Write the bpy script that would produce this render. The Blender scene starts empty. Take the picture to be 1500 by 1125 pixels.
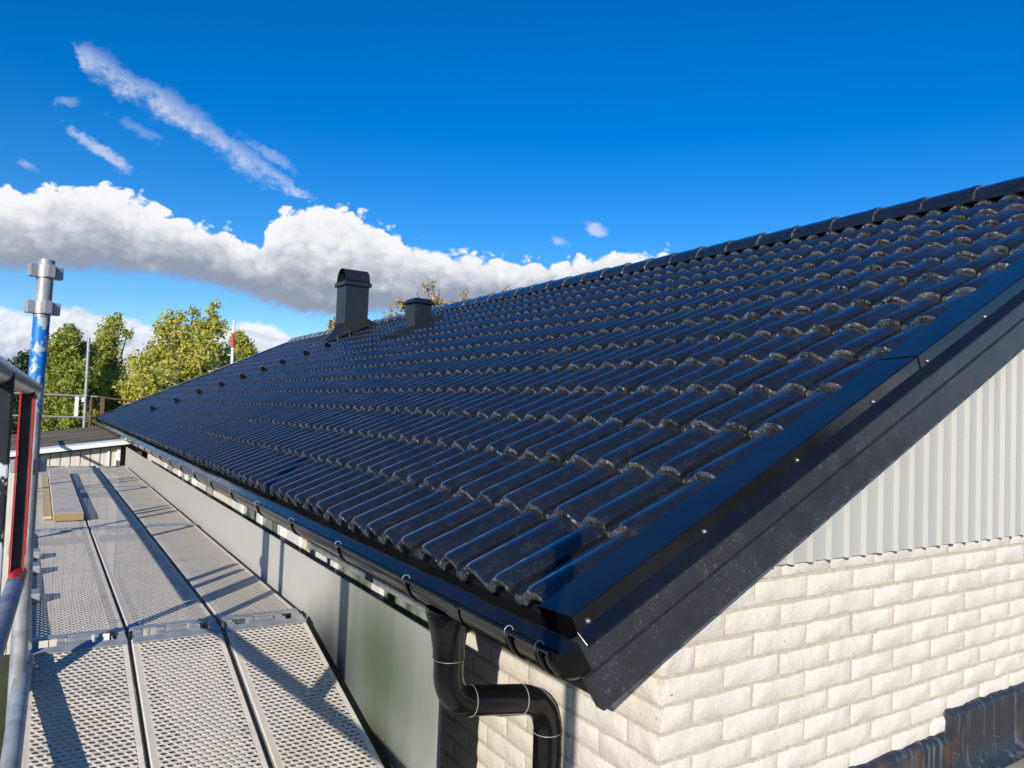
import bpy, bmesh, math, random
import numpy as np
from mathutils import Matrix, Vector

random.seed(7)
rng = np.random.default_rng(7)
scene = bpy.context.scene
COL = scene.collection

# ------------------------------------------------------------------ camera
RIGHT = (0.83921376, -0.54241364, 0.03882913)
UP = (-0.05379598, -0.01175506, 0.99848275)
FWD = (0.54113423, 0.84002932, 0.03904468)
FPX = 1070.72
cam = bpy.data.cameras.new('Camera')
cam.sensor_width = 36.0
cam.lens = FPX / 1500 * 36.0
cam.clip_start = 0.02
cam.clip_end = 3000
co = bpy.data.objects.new('Camera', cam)
COL.objects.link(co)
co.matrix_world = Matrix(((RIGHT[0], UP[0], -FWD[0], 0), (RIGHT[1], UP[1], -FWD[1], 0),
                          (RIGHT[2], UP[2], -FWD[2], 0), (0, 0, 0, 1)))
scene.camera = co

SUN_DIR = Vector((1.0, 1.05, -0.57)).normalized()        # the way the light travels
SUN_EL = math.asin(-SUN_DIR.z)
SUN_AZ = math.atan2(-SUN_DIR.x, -SUN_DIR.y)               # clockwise from +Y
sun = bpy.data.lights.new('sun', 'SUN')
sun.energy = 4.6
sun.angle = math.radians(0.53)
sun.color = (1.0, 0.935, 0.84)
so = bpy.data.objects.new('sun', sun)
COL.objects.link(so)
so.rotation_euler = SUN_DIR.to_track_quat('-Z', 'Y').to_euler()

scene.view_settings.view_transform = 'Standard'
scene.view_settings.look = 'None'
scene.view_settings.exposure = 0.3
scene.view_settings.gamma = 1.0
scene.view_settings.use_curve_mapping = False


# ------------------------------------------------------------------ node maths
class X:
    """tiny expression wrapper round math nodes"""
    def __init__(s, nt, sock): s.nt, s.s = nt, sock
    def _op(s, op, *a, clamp=False):
        n = s.nt.nodes.new('ShaderNodeMath'); n.operation = op; n.use_clamp = clamp
        for i, v in enumerate((s,) + a):
            if isinstance(v, X): s.nt.links.new(v.s, n.inputs[i])
            else: n.inputs[i].default_value = v
        return X(s.nt, n.outputs[0])
    def __add__(s, o): return s._op('ADD', o)
    def __radd__(s, o): return s._op('ADD', o)
    def __sub__(s, o): return s._op('SUBTRACT', o)
    def __rsub__(s, o): return (s * -1.0) + o
    def __mul__(s, o): return s._op('MULTIPLY', o)
    def __rmul__(s, o): return s._op('MULTIPLY', o)
    def __truediv__(s, o): return s._op('DIVIDE', o)
    def f(s, op, *a): return s._op(op, *a)
    def clamp(s): return s._op('ADD', 0.0, clamp=True)
    def smooth(s, a, b):
        n = s.nt.nodes.new('ShaderNodeMapRange'); n.interpolation_type = 'SMOOTHSTEP'
        s.nt.links.new(s.s, n.inputs[0])
        for k, v in ((1, a), (2, b)):
            if isinstance(v, X): s.nt.links.new(v.s, n.inputs[k])
            else: n.inputs[k].default_value = v
        return X(s.nt, n.outputs[0])


def vec(nt, x, y, z=0.0):
    n = nt.nodes.new('ShaderNodeCombineXYZ')
    for i, v in enumerate((x, y, z)):
        if isinstance(v, X): nt.links.new(v.s, n.inputs[i])
        else: n.inputs[i].default_value = v
    return n.outputs[0]


def noise(nt, vsock, scale, detail=4.0, rough=0.55, dist=0.0):
    n = nt.nodes.new('ShaderNodeTexNoise')
    n.inputs['Scale'].default_value = scale
    n.inputs['Detail'].default_value = detail
    n.inputs['Roughness'].default_value = rough
    n.inputs['Distortion'].default_value = dist
    if vsock is not None: nt.links.new(vsock, n.inputs['Vector'])
    return X(nt, n.outputs[0])


def mapping(nt, vsock, scale=(1, 1, 1), loc=(0, 0, 0)):
    n = nt.nodes.new('ShaderNodeMapping')
    n.inputs['Scale'].default_value = scale
    n.inputs['Location'].default_value = loc
    nt.links.new(vsock, n.inputs['Vector'])
    return n.outputs[0]


def mixc(nt, fac, a, b):
    n = nt.nodes.new('ShaderNodeMix'); n.data_type = 'RGBA'; n.clamp_factor = True
    for sock, v in ((n.inputs[0], fac), (n.inputs[6], a), (n.inputs[7], b)):
        if isinstance(v, X): nt.links.new(v.s, sock)
        elif hasattr(v, 'is_linked'): nt.links.new(v, sock)
        elif isinstance(v, (int, float)): sock.default_value = v
        else: sock.default_value = (*v, 1.0) if len(v) == 3 else v
    return n.outputs[2]


def new_mat(name):
    m = bpy.data.materials.new(name); m.use_nodes = True
    nt = m.node_tree
    b = nt.nodes['Principled BSDF']
    tc = nt.nodes.new('ShaderNodeTexCoord')
    return m, nt, b, tc.outputs['Object']


def setc(nt, sock, v):
    if isinstance(v, X): nt.links.new(v.s, sock)
    elif hasattr(v, 'is_linked'): nt.links.new(v, sock)
    elif isinstance(v, (int, float)): sock.default_value = v
    else: sock.default_value = (*v, 1.0)


def bump(nt, b, h, strength=0.4, dist=0.01):
    n = nt.nodes.new('ShaderNodeBump')
    n.inputs['Strength'].default_value = strength
    n.inputs['Distance'].default_value = dist
    setc(nt, n.inputs['Height'], h)
    nt.links.new(n.outputs[0], b.inputs['Normal'])


def simple(name, c1, c2=None, scale=8.0, rough=0.5, metal=0.0, bmp=0.0, bscale=60.0, spec=0.5,
           lo=0.35, hi=0.65, stretch=(1, 1, 1), detail=5.0, coat=0.0, bdist=0.004):
    m, nt, b, oc = new_mat(name)
    v = mapping(nt, oc, stretch)
    if c2 is None: c2 = tuple(c * 0.75 for c in c1)
    n = noise(nt, v, scale, detail)
    setc(nt, b.inputs['Base Color'], mixc(nt, n.smooth(lo, hi), c1, c2))
    n2 = noise(nt, v, scale * 2.3, 3)
    setc(nt, b.inputs['Roughness'], (n2 - 0.5) * 0.25 + rough)
    b.inputs['Metallic'].default_value = metal
    b.inputs['Specular IOR Level'].default_value = spec
    b.inputs['Coat Weight'].default_value = coat
    if bmp > 0: bump(nt, b, noise(nt, v, bscale, 5), bmp, bdist)
    return m


# ------------------------------------------------------------------ world: sky and clouds
w = bpy.data.worlds.new('World'); scene.world = w; w.use_nodes = True
nt = w.node_tree
bg = nt.nodes['Background']
sky = nt.nodes.new('ShaderNodeTexSky'); sky.sky_type = 'NISHITA'
sky.sun_disc = False
sky.sun_elevation = SUN_EL; sky.sun_rotation = SUN_AZ
sky.air_density = 1.0; sky.dust_density = 0.3; sky.ozone_density = 4.5; sky.altitude = 100
SKY_STRENGTH = 0.115
tc = nt.nodes.new('ShaderNodeTexCoord')
D = tc.outputs['Generated']
sep = nt.nodes.new('ShaderNodeSeparateXYZ'); nt.links.new(D, sep.inputs[0])
dx, dy, dz = (X(nt, sep.outputs[i]) for i in range(3))
az = dx.f('ARCTAN2', dy) * (180 / math.pi)
el = dz.f('ARCSINE') * (180 / math.pi)


def curve(x, lo, hi, pts, ylo, yhi):
    n = nt.nodes.new('ShaderNodeFloatCurve')
    t = ((x - lo) / (hi - lo)).clamp()
    nt.links.new(t.s, n.inputs['Value'])
    c = n.mapping.curves[0]
    P = [((a - lo) / (hi - lo), (e - ylo) / (yhi - ylo)) for a, e in pts]
    c.points[0].location = P[0]; c.points[1].location = P[-1]
    for p in P[1:-1]: c.points.new(*p)
    for p in c.points: p.handle_type = 'AUTO'
    n.mapping.update()
    return X(nt, n.outputs[0]) * (yhi - ylo) + ylo


TOP = [(-40, 10), (-12, 12), (-2.9, 13.5), (-0.7, 13.7), (0.6, 14.5), (3.2, 14.7), (6.2, 13.9), (9.4, 13.0), (11.2, 12.7),
       (12.9, 12.1), (14.1, 14.3), (17.5, 15.4), (21.1, 14.8), (24.3, 13.3), (29.7, 12.6), (35.1, 12.4), (38.8, 12.9),
       (42.0, 13.0), (45.1, 13.0), (47.8, 11.8), (60, 6.0), (110, 5.0)]
BOT = [(-40, 7.0), (-12, 7.6), (-2.6, 7.8), (-0.4, 8.0), (2.7, 8.4), (6.1, 8.5), (9.6, 8.4), (12.5, 7.7), (15.4, 6.9), (18.4, 6.6),
       (22.5, 7.2), (29.9, 8.0), (40.5, 9.0), (48.2, 9.5), (60, 5.0), (110, 4.5)]
LOW = [(-40, 5), (-12, 5.5), (-2.5, 5.7), (-0.6, 5.2), (1.3, 5.9), (3.7, 5.6), (6.3, 5.1), (8.9, 4.4), (11.2, 5.4), (13.5, 6.0),
       (15.2, 5.5), (16.2, 4.4), (18.0, 3.0), (30, 2.5), (60, 3.5), (110, 4)]
v2 = vec(nt, az * 0.1, el * 0.13, 0.0)
nbig = noise(nt, v2, 2.6, 2, 0.5, 0.3) - 0.5
nmid = noise(nt, v2, 5.0, 9, 0.6, 0.35) - 0.5
nfin = noise(nt, v2, 19.0, 7, 0.65) - 0.5
def voro(vs, scale):
    n = nt.nodes.new('ShaderNodeTexVoronoi'); n.feature = 'F1'
    n.inputs['Scale'].default_value = scale
    nt.links.new(vs, n.inputs['Vector'])
    return X(nt, n.outputs['Distance'])


v3 = vec(nt, az * 0.1 + nmid * 0.22, el * 0.125 + nbig * 0.2, 0.0)
puff = (0.5 - voro(v3, 8.0)) * 0.8 + (0.5 - voro(v3, 19.0)) * 0.35
top = curve(az, -40, 110, TOP, 0, 20)
bot = curve(az, -40, 110, BOT, 0, 20)
low = curve(az, -40, 110, LOW, 0, 20)
et = el + nmid * 1.5 + nfin * 0.55 - (puff - 0.2) * 1.9
eb = el + nmid * 1.6 + nfin * 0.5
bank = (top - et).smooth(-0.06, 0.42) * (eb - bot).smooth(-0.25, 0.75)
h = ((el - bot) / (top - bot)).clamp()
# puffed relief: difference of two shifted noise lookups, lit from upper left
v2s = vec(nt, az * 0.1 + 0.03, el * 0.13 - 0.035, 0.0)
relief = noise(nt, v2, 5.0, 6, 0.55, 0.35) - noise(nt, v2s, 5.0, 6, 0.55, 0.35)
shade = (h * 1.05 + nbig * 0.4 + relief * 0.40 + puff * 0.30 + nfin * 0.08 - 0.03).smooth(0.08, 0.86)
ccol = mixc(nt, shade, (0.24, 0.275, 0.36), (0.76, 0.77, 0.79))
lowm = (low - (el + nmid * 1.5 + nfin * 0.5)).smooth(-0.05, 0.45) * el.smooth(-1.0, 0.3)
lowsh = ((el / low) * 0.75 + nbig * 0.5 + relief * 1.5 + 0.12).smooth(0.1, 0.95)
lcol = mixc(nt, lowsh, (0.31, 0.38, 0.52), (0.74, 0.77, 0.82))
# thin diagonal streak above the bank
STREAK = [(0.0, 22.6), (0.9, 22.2), (3.7, 20.9), (6.3, 20.2), (9.1, 18.9), (11.5, 17.6), (13.9, 16.5), (16.4, 15.5), (18, 15.0)]
st = curve(az, 0, 18, STREAK, 10, 30)
dist = ((el + nmid * 2.2 + nfin * 1.2) - st).f('ABSOLUTE')
wid = (az - 0.2).smooth(0.0, 1.6) * (18.2 - az).smooth(0.0, 6.0) * 0.78 + 0.02
strk = (1.0 - dist.smooth(wid * 0.05, wid * 1.6)) * az.smooth(0.3, 1.2) * (17.4 - az).smooth(0.0, 1.6)
strk = strk * (nfin * 1.5 + nmid * 1.6 + 0.58).clamp() * 0.8


def blob(a0, e0, ra, re, slope=0.0, gain=0.6):
    u = (az - a0) / ra
    v = (el - e0 - (az - a0) * slope) / re
    d = (u * u + v * v).f('SQRT') + nmid * 2.4 + nfin * 1.6
    return (1.0 - d.smooth(0.2, 1.15)) * gain


wisps = blob(2.6, 16.4, 2.0, 0.5, -0.48, 0.65).f('MAXIMUM', blob(0.3, 19.0, 1.0, 0.35, 0.3, 0.3)) \
    .f('MAXIMUM', blob(4.8, 18.2, 1.6, 0.5, -0.3, 0.2)).f('MAXIMUM', blob(38.9, 14.4, 0.9, 0.55, -0.3, 0.7)) \
    .f('MAXIMUM', blob(36.0, 13.4, 0.8, 0.35, -0.3, 0.5)).f('MAXIMUM', blob(-1.5, 14.6, 0.7, 0.35, -0.3, 0.35)) \
    .f('MAXIMUM', blob(13.6, 18.0, 2.0, 0.5, -0.5, 0.3))
hsv = nt.nodes.new('ShaderNodeHueSaturation')
hsv.inputs['Saturation'].default_value = 1.35
hsv.inputs['Hue'].default_value = 0.509
hsv.inputs['Value'].default_value = 1.05
nt.links.new(sky.outputs[0], hsv.inputs['Color'])
mul = nt.nodes.new('ShaderNodeVectorMath'); mul.operation = 'SCALE'
nt.links.new(hsv.outputs[0], mul.inputs[0]); mul.inputs['Scale'].default_value = SKY_STRENGTH
c = mixc(nt, lowm, mul.outputs[0], lcol)
c = mixc(nt, bank, c, ccol)
c = mixc(nt, strk.f('MAXIMUM', wisps).clamp(), c, (0.56, 0.61, 0.73))
nt.links.new(c, bg.inputs['Color'])
bg.inputs['Strength'].default_value = 1.0


# ------------------------------------------------------------------ mesh helpers
class MB:
    def __init__(s): s.v, s.f, s.m, s.sm = [], [], [], []
    def quadgrid(s, P, mat=0, smooth=True, close=False):
        """P: array (a,b,3)"""
        a, b = P.shape[:2]; o = len(s.v)
        s.v.extend(map(tuple, P.reshape(-1, 3)))
        for i in range(a - 1):
            for j in range(b if close else b - 1):
                k = (j + 1) % b
                s.f.append((o + i * b + j, o + i * b + k, o + (i + 1) * b + k, o + (i + 1) * b + j))
                s.m.append(mat); s.sm.append(smooth)
    def poly(s, pts, mat=0, smooth=False):
        o = len(s.v); s.v.extend(map(tuple, pts))
        s.f.append(tuple(range(o, o + len(pts)))); s.m.append(mat); s.sm.append(smooth)
    def hexa(s, p, mat=0):
        """p: 8 corners, bottom ring 0-3 then top ring 4-7"""
        o = len(s.v); s.v.extend(map(tuple, p))
        for q in ((3, 2, 1, 0), (4, 5, 6, 7), (0, 1, 5, 4), (1, 2, 6, 5), (2, 3, 7, 6), (3, 0, 4, 7)):
            s.f.append(tuple(o + i for i in q)); s.m.append(mat); s.sm.append(False)
    def box(s, x0, x1, y0, y1, z0, z1, mat=0):
        s.hexa([(x0, y0, z0), (x1, y0, z0), (x1, y1, z0), (x0, y1, z0),
                (x0, y0, z1), (x1, y0, z1), (x1, y1, z1), (x0, y1, z1)], mat)
    def tube(s, path, r, n=16, mat=0, caps=True):
        path = [Vector(p) for p in path]
        rs = r if isinstance(r, (list, tuple)) else [r] * len(path)
        rings = []; ref = None
        for i, p in enumerate(path):
            t = (path[min(i + 1, len(path) - 1)] - path[max(i - 1, 0)]).normalized()
            if ref is None:
                ref = Vector((1, 0, 0)) if abs(t.x) < 0.9 else Vector((0, 0, 1))
            u = (ref - t * ref.dot(t)).normalized(); ref = u
            v = t.cross(u)
            rings.append([p + (u * math.cos(2 * math.pi * k / n) + v * math.sin(2 * math.pi * k / n)) * rs[i] for k in range(n)])
        s.quadgrid(np.array([[tuple(q) for q in R] for R in rings]), mat, True, close=True)
        if caps:
            s.poly([tuple(q) for q in reversed(rings[0])], mat); s.poly([tuple(q) for q in rings[-1]], mat)
    def build(s, name, mats, parent=None, origin=(0, 0, 0), bevel=0.0, recalc=False):
        me = bpy.data.meshes.new(name)
        V = np.array(s.v, dtype=float) - np.array(origin)
        me.from_pydata(V.tolist(), [], s.f)
        for m in (mats if isinstance(mats, (list, tuple)) else [mats]): me.materials.append(m)
        me.polygons.foreach_set('material_index', s.m)
        me.polygons.foreach_set('use_smooth', s.sm)
        if recalc:
            bm = bmesh.new(); bm.from_mesh(me); bmesh.ops.recalc_face_normals(bm, faces=bm.faces); bm.to_mesh(me); bm.free()
        me.update()
        o = bpy.data.objects.new(name, me); COL.objects.link(o)
        if parent is not None: o.parent = parent
        else: o.location = origin
        if bevel > 0:
            md = o.modifiers.new('bevel', 'BEVEL'); md.width = bevel; md.segments = 2; md.limit_method = 'ANGLE'
            md.angle_limit = math.radians(50)
        return o


def tag(o, label=None, cat=None, group=None, kind=None):
    if label: o['label'] = label
    if cat: o['category'] = cat
    if group: o['group'] = group
    if kind: o['kind'] = kind
    return o


def empty(name, loc, label, cat, group=None):
    o = bpy.data.objects.new(name, None); COL.objects.link(o)
    o.location = loc; o.empty_display_size = 0.2
    return tag(o, label, cat, group)


def ray(px, py, axis, val):
    """point where the sight line of a photo pixel meets the plane axis=val"""
    a, b = (px - 750) / FPX, -(py - 562.5) / FPX
    d = [FWD[i] + a * RIGHT[i] + b * UP[i] for i in range(3)]
    k = val / d[axis]
    return (d[0] * k, d[1] * k, d[2] * k)


# ------------------------------------------------------------------ materials
def mat_tile():
    m, nt, b, oc = new_mat('roof_tile_glaze')
    n1 = noise(nt, oc, 3.0, 5); n2 = noise(nt, oc, 380.0, 2, 0.5); n3 = noise(nt, oc, 26.0, 6, 0.65)
    spk = n2.smooth(0.63, 0.72) * n3.smooth(0.44, 0.62) * 0.42
    dust = n3.smooth(0.5, 0.8) * 0.15
    c0 = mixc(nt, dust, (0.009, 0.009, 0.0095), (0.045, 0.045, 0.047))
    setc(nt, b.inputs['Base Color'], mixc(nt, spk, c0, (0.34, 0.34, 0.33)))
    setc(nt, b.inputs['Roughness'], n3 * 0.2 + 0.2 + spk * 0.3)
    b.inputs['Specular IOR Level'].default_value = 0.4
    setc(nt, b.inputs['Coat Weight'], 0.95 - spk * 0.6)
    setc(nt, b.inputs['Coat Roughness'], n3 * 0.08 + 0.045)
    b.inputs['Coat IOR'].default_value = 1.72
    bump(nt, b, noise(nt, oc, 60.0, 3) + n2 * 0.15, 0.05, 0.004)
    return m


def mat_nose():
    m, nt, b, oc = new_mat('roof_tile_worn_edge')
    n1 = noise(nt, oc, 70.0, 6, 0.7); n2 = noise(nt, oc, 24.0, 4)
    c0 = mixc(nt, n2.smooth(0.35, 0.6), (0.020, 0.021, 0.025), (0.105, 0.112, 0.122))
    setc(nt, b.inputs['Base Color'], mixc(nt, n1.smooth(0.55, 0.66), c0, (0.50, 0.51, 0.53)))
    setc(nt, b.inputs['Roughness'], n1 * 0.4 + 0.08)
    b.inputs['Coat Weight'].default_value = 0.9
    b.inputs['Coat Roughness'].default_value = 0.06
    bump(nt, b, n1, 1.0, 0.008)
    return m


def mat_speckled(name, base, amt=0.38):
    m, nt, b, oc = new_mat(name)
    n1 = noise(nt, oc, 170.0, 3, 0.6); n2 = noise(nt, oc, 14.0, 6, 0.65); n3 = noise(nt, mapping(nt, oc, (1, 1, 1)), 3.5, 4)
    spk = n1.smooth(0.60, 0.70) * n2.smooth(0.40, 0.66)
    c0 = mixc(nt, n2.smooth(0.3, 0.75), base, tuple(c * 1.25 + 0.002 for c in base))
    setc(nt, b.inputs['Base Color'], mixc(nt, spk * amt, c0, (0.42, 0.42, 0.42)))
    setc(nt, b.inputs['Roughness'], n3 * 0.15 + 0.24 + spk * 0.3)
    bump(nt, b, n1, 0.12, 0.002)
    return m


def mat_perforated():
    m, nt, b, oc = new_mat('perforated_galvanised_steel')
    sp = nt.nodes.new('ShaderNodeSeparateXYZ'); nt.links.new(oc, sp.inputs[0])
    x, y, z = (X(nt, sp.outputs[i]) for i in range(3))
    inf = nt.nodes.new('ShaderNodeObjectInfo'); rnd = X(nt, inf.outputs['Random'])
    row = y / 0.0188
    fl = row.f('FLOOR')
    par = fl.f('MODULO', 2.0).f('ABSOLUTE')
    fx = ((x / 0.0242 + par * 0.5).f('FRACT') - 0.5) * 0.0242
    fy = (row.f('FRACT') - 0.5) * 0.0188
    e = ((fx / 0.0056).f('POWER', 2.0) + (fy / 0.0032).f('POWER', 2.0))
    inside = x.smooth(0.024, 0.026) * (0.30 - x).smooth(0.0, 0.002) * y.smooth(0.06, 0.063) * (2.49 - y).smooth(0.0, 0.003) * z.smooth(-0.004, -0.003)
    hole = (1.0 - e.smooth(0.8, 1.1)) * inside
    # pressed dimple: rim raised just behind each hole
    e2 = ((fx / 0.0105).f('POWER', 2.0) + ((fy + 0.001) / 0.0072).f('POWER', 2.0))
    rim = (1.0 - e2.smooth(0.25, 1.15)) * inside
    off = vec(nt, rnd * 9.0, rnd * 5.0, 0.0)
    va = nt.nodes.new('ShaderNodeVectorMath'); va.operation = 'ADD'
    nt.links.new(oc, va.inputs[0]); nt.links.new(off, va.inputs[1]); ov = va.outputs[0]
    n1 = noise(nt, ov, 5.0, 7, 0.65); n2 = noise(nt, ov, 55.0, 5, 0.6); n3 = noise(nt, ov, 1.6, 5); n4 = noise(nt, ov, 9.0, 6, 0.7)
    c0 = mixc(nt, n1.smooth(0.3, 0.7), (0.55, 0.505, 0.43), (0.65, 0.57, 0.46))
    c0 = mixc(nt, n2.smooth(0.45, 0.75) * 0.6, c0, (0.70, 0.64, 0.56))
    c0 = mixc(nt, n3.smooth(0.52, 0.70) * 0.5, c0, (0.50, 0.41, 0.29))
    c0 = mixc(nt, n4.smooth(0.58, 0.70) * 0.65, c0, (0.29, 0.275, 0.26))
    c0 = mixc(nt, (n4 + n2 * 0.3).smooth(0.20, 0.34) * 0.0 + (1.0 - n4.smooth(0.30, 0.38)) * 0.7, c0, (0.72, 0.69, 0.66))
    setc(nt, b.inputs['Base Color'], c0)
    setc(nt, b.inputs['Roughness'], n2 * 0.3 + 0.55)
    b.inputs['Metallic'].default_value = 0.0
    b.inputs['Specular IOR Level'].default_value = 0.1
    bump(nt, b, rim + n2 * 0.06, 1.0, 0.006)
    tr = nt.nodes.new('ShaderNodeBsdfTransparent')
    mx = nt.nodes.new('ShaderNodeMixShader')
    nt.links.new(hole.s, mx.inputs[0]); nt.links.new(b.outputs[0], mx.inputs[1]); nt.links.new(tr.outputs[0], mx.inputs[2])
    nt.links.new(mx.outputs[0], nt.nodes['Material Output'].inputs['Surface'])
    return m


def mat_brick():
    m, nt, b, oc = new_mat('pale_rough_brick')
    n1 = noise(nt, oc, 2.2, 4); n2 = noise(nt, oc, 30.0, 7, 0.65); n3 = noise(nt, oc, 150.0, 4); n4 = noise(nt, oc, 75.0, 2, 0.4)
    c0 = mixc(nt, n1.smooth(0.35, 0.65), (0.64, 0.59, 0.51), (0.67, 0.625, 0.55))
    c0 = mixc(nt, n2.smooth(0.5, 0.8) * 0.4, c0, (0.52, 0.49, 0.44))
    c0 = mixc(nt, noise(nt, mapping(nt, oc, (4.0, 4.0, 13.4)), 1.0, 1).smooth(0.45, 0.75) * 0.35, c0, (0.54, 0.48, 0.39))
    c0 = mixc(nt, (1.0 - n4.smooth(0.21, 0.27)) * 0.8, c0, (0.22, 0.19, 0.15))
    setc(nt, b.inputs['Base Color'], c0)
    b.inputs['Roughness'].default_value = 0.9
    b.inputs['Specular IOR Level'].default_value = 0.2
    bump(nt, b, n2 + n3 * 0.45, 0.5, 0.010)
    return m


def mat_blue_pole():
    m, nt, b, oc = new_mat('chipped_blue_paint_on_steel')
    n1 = noise(nt, mapping(nt, oc, (1, 1, 0.6)), 26.0, 6, 0.6, 0.4); n2 = noise(nt, oc, 50.0, 4)
    sp = nt.nodes.new('ShaderNodeSeparateXYZ'); nt.links.new(oc, sp.inputs[0]); z = X(nt, sp.outputs[2])
    chips = n1.smooth(0.51, 0.54)
    blue = mixc(nt, chips, (0.006, 0.175, 0.56), (0.46, 0.48, 0.52))
    steel = mixc(nt, n2.smooth(0.3, 0.7), (0.34, 0.345, 0.34), (0.46, 0.46, 0.45))
    inb = z.smooth(0.0, 0.002)
    setc(nt, b.inputs['Base Color'], mixc(nt, inb, steel, blue))
    b.inputs['Roughness'].default_value = 0.45
    b.inputs['Metallic'].default_value = 0.15
    bump(nt, b, n1, 0.2, 0.002)
    return m


def mat_wood(name, a, bc, stretch=(18, 1.2, 18)):
    m, nt, b, oc = new_mat(name)
    n1 = noise(nt, mapping(nt, oc, stretch), 6.0, 6, 0.6); n2 = noise(nt, oc, 5.0, 5)
    c0 = mixc(nt, n1.smooth(0.35, 0.65), a, bc)
    setc(nt, b.inputs['Base Color'], mixc(nt, n2.smooth(0.45, 0.7) * 0.5, c0, tuple(v * 0.6 for v in a)))
    b.inputs['Roughness'].default_value = 0.8
    bump(nt, b, n1, 0.3, 0.003)
    return m


def mat_sheet():
    m, nt, b, oc = new_mat('grey_sheet_painted_reflection')
    sp = nt.nodes.new('ShaderNodeSeparateXYZ'); nt.links.new(oc, sp.inputs[0])
    y, z = X(nt, sp.outputs[1]), X(nt, sp.outputs[2])
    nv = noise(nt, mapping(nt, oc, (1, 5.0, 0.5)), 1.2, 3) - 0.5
    def sp_(y0, z0, ry, rz, g):  # soft blotches painted into the colour, imitating a blurred reflection of greenery
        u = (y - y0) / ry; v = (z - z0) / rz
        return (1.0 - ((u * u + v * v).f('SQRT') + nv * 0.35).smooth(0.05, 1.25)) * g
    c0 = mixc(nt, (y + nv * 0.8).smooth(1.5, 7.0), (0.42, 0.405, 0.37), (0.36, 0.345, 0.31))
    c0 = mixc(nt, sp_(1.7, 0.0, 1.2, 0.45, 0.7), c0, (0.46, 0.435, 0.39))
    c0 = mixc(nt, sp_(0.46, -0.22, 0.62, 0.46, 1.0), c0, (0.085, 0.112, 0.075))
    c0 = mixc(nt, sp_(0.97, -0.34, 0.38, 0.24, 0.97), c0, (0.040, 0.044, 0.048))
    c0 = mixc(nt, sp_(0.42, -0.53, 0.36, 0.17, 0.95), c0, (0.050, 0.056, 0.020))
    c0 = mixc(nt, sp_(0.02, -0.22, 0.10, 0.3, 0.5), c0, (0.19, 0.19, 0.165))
    setc(nt, b.inputs['Base Color'], c0)
    b.inputs['Roughness'].default_value = 0.8
    b.inputs['Specular IOR Level'].default_value = 0.08
    return m


def mat_flashing():
    m, nt, b, oc = new_mat('weathered_black_flashing')
    n1 = noise(nt, mapping(nt, oc, (9, 9, 0.7)), 4.0, 6, 0.6); n2 = noise(nt, oc, 6.0, 5); n3 = noise(nt, oc, 190.0, 2)
    c0 = mixc(nt, n1.smooth(0.5, 0.72) * 0.8, (0.030, 0.034, 0.042), (0.17, 0.18, 0.20))
    c0 = mixc(nt, n2.smooth(0.55, 0.68) * 0.5, c0, (0.11, 0.07, 0.045))
    setc(nt, b.inputs['Base Color'], mixc(nt, n3.smooth(0.74, 0.78), c0, (0.5, 0.5, 0.5)))
    setc(nt, b.inputs['Roughness'], n1 * 0.4 + 0.15)
    b.inputs['Metallic'].default_value = 0.2
    bump(nt, b, n2 + n1 * 0.2, 0.10, 0.015)
    return m


def mat_leaf(name, a, bc, c3):
    m, nt, b, oc = new_mat(name)
    n1 = noise(nt, oc, 0.9, 3); n2 = noise(nt, oc, 9.0, 2)
    c0 = mixc(nt, n1.smooth(0.35, 0.65), a, bc)
    c0 = mixc(nt, n2.smooth(0.5, 0.75), c0, c3)
    setc(nt, b.inputs['Base Color'], c0)
    b.inputs['Roughness'].default_value = 0.55
    tl = nt.nodes.new('ShaderNodeBsdfTranslucent'); nt.links.new(c0, tl.inputs[0])
    mx = nt.nodes.new('ShaderNodeMixShader'); mx.inputs[0].default_value = 0.4
    nt.links.new(b.outputs[0], mx.inputs[1]); nt.links.new(tl.outputs[0], mx.inputs[2])
    nt.links.new(mx.outputs[0], nt.nodes['Material Output'].inputs['Surface'])
    return m


def mat_glass():
    m, nt, b, oc = new_mat('window_glass')
    setc(nt, b.inputs['Base Color'], mixc(nt, noise(nt, mapping(nt, oc, (1, 2.5, 1)), 2.5, 4).smooth(0.35, 0.65), (0.05, 0.075, 0.055), (0.30, 0.36, 0.31)))  # pale green reflections imitated by noise in the base colour
    b.inputs['Roughness'].default_value = 0.04
    b.inputs['Specular IOR Level'].default_value = 0.9
    return m


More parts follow.
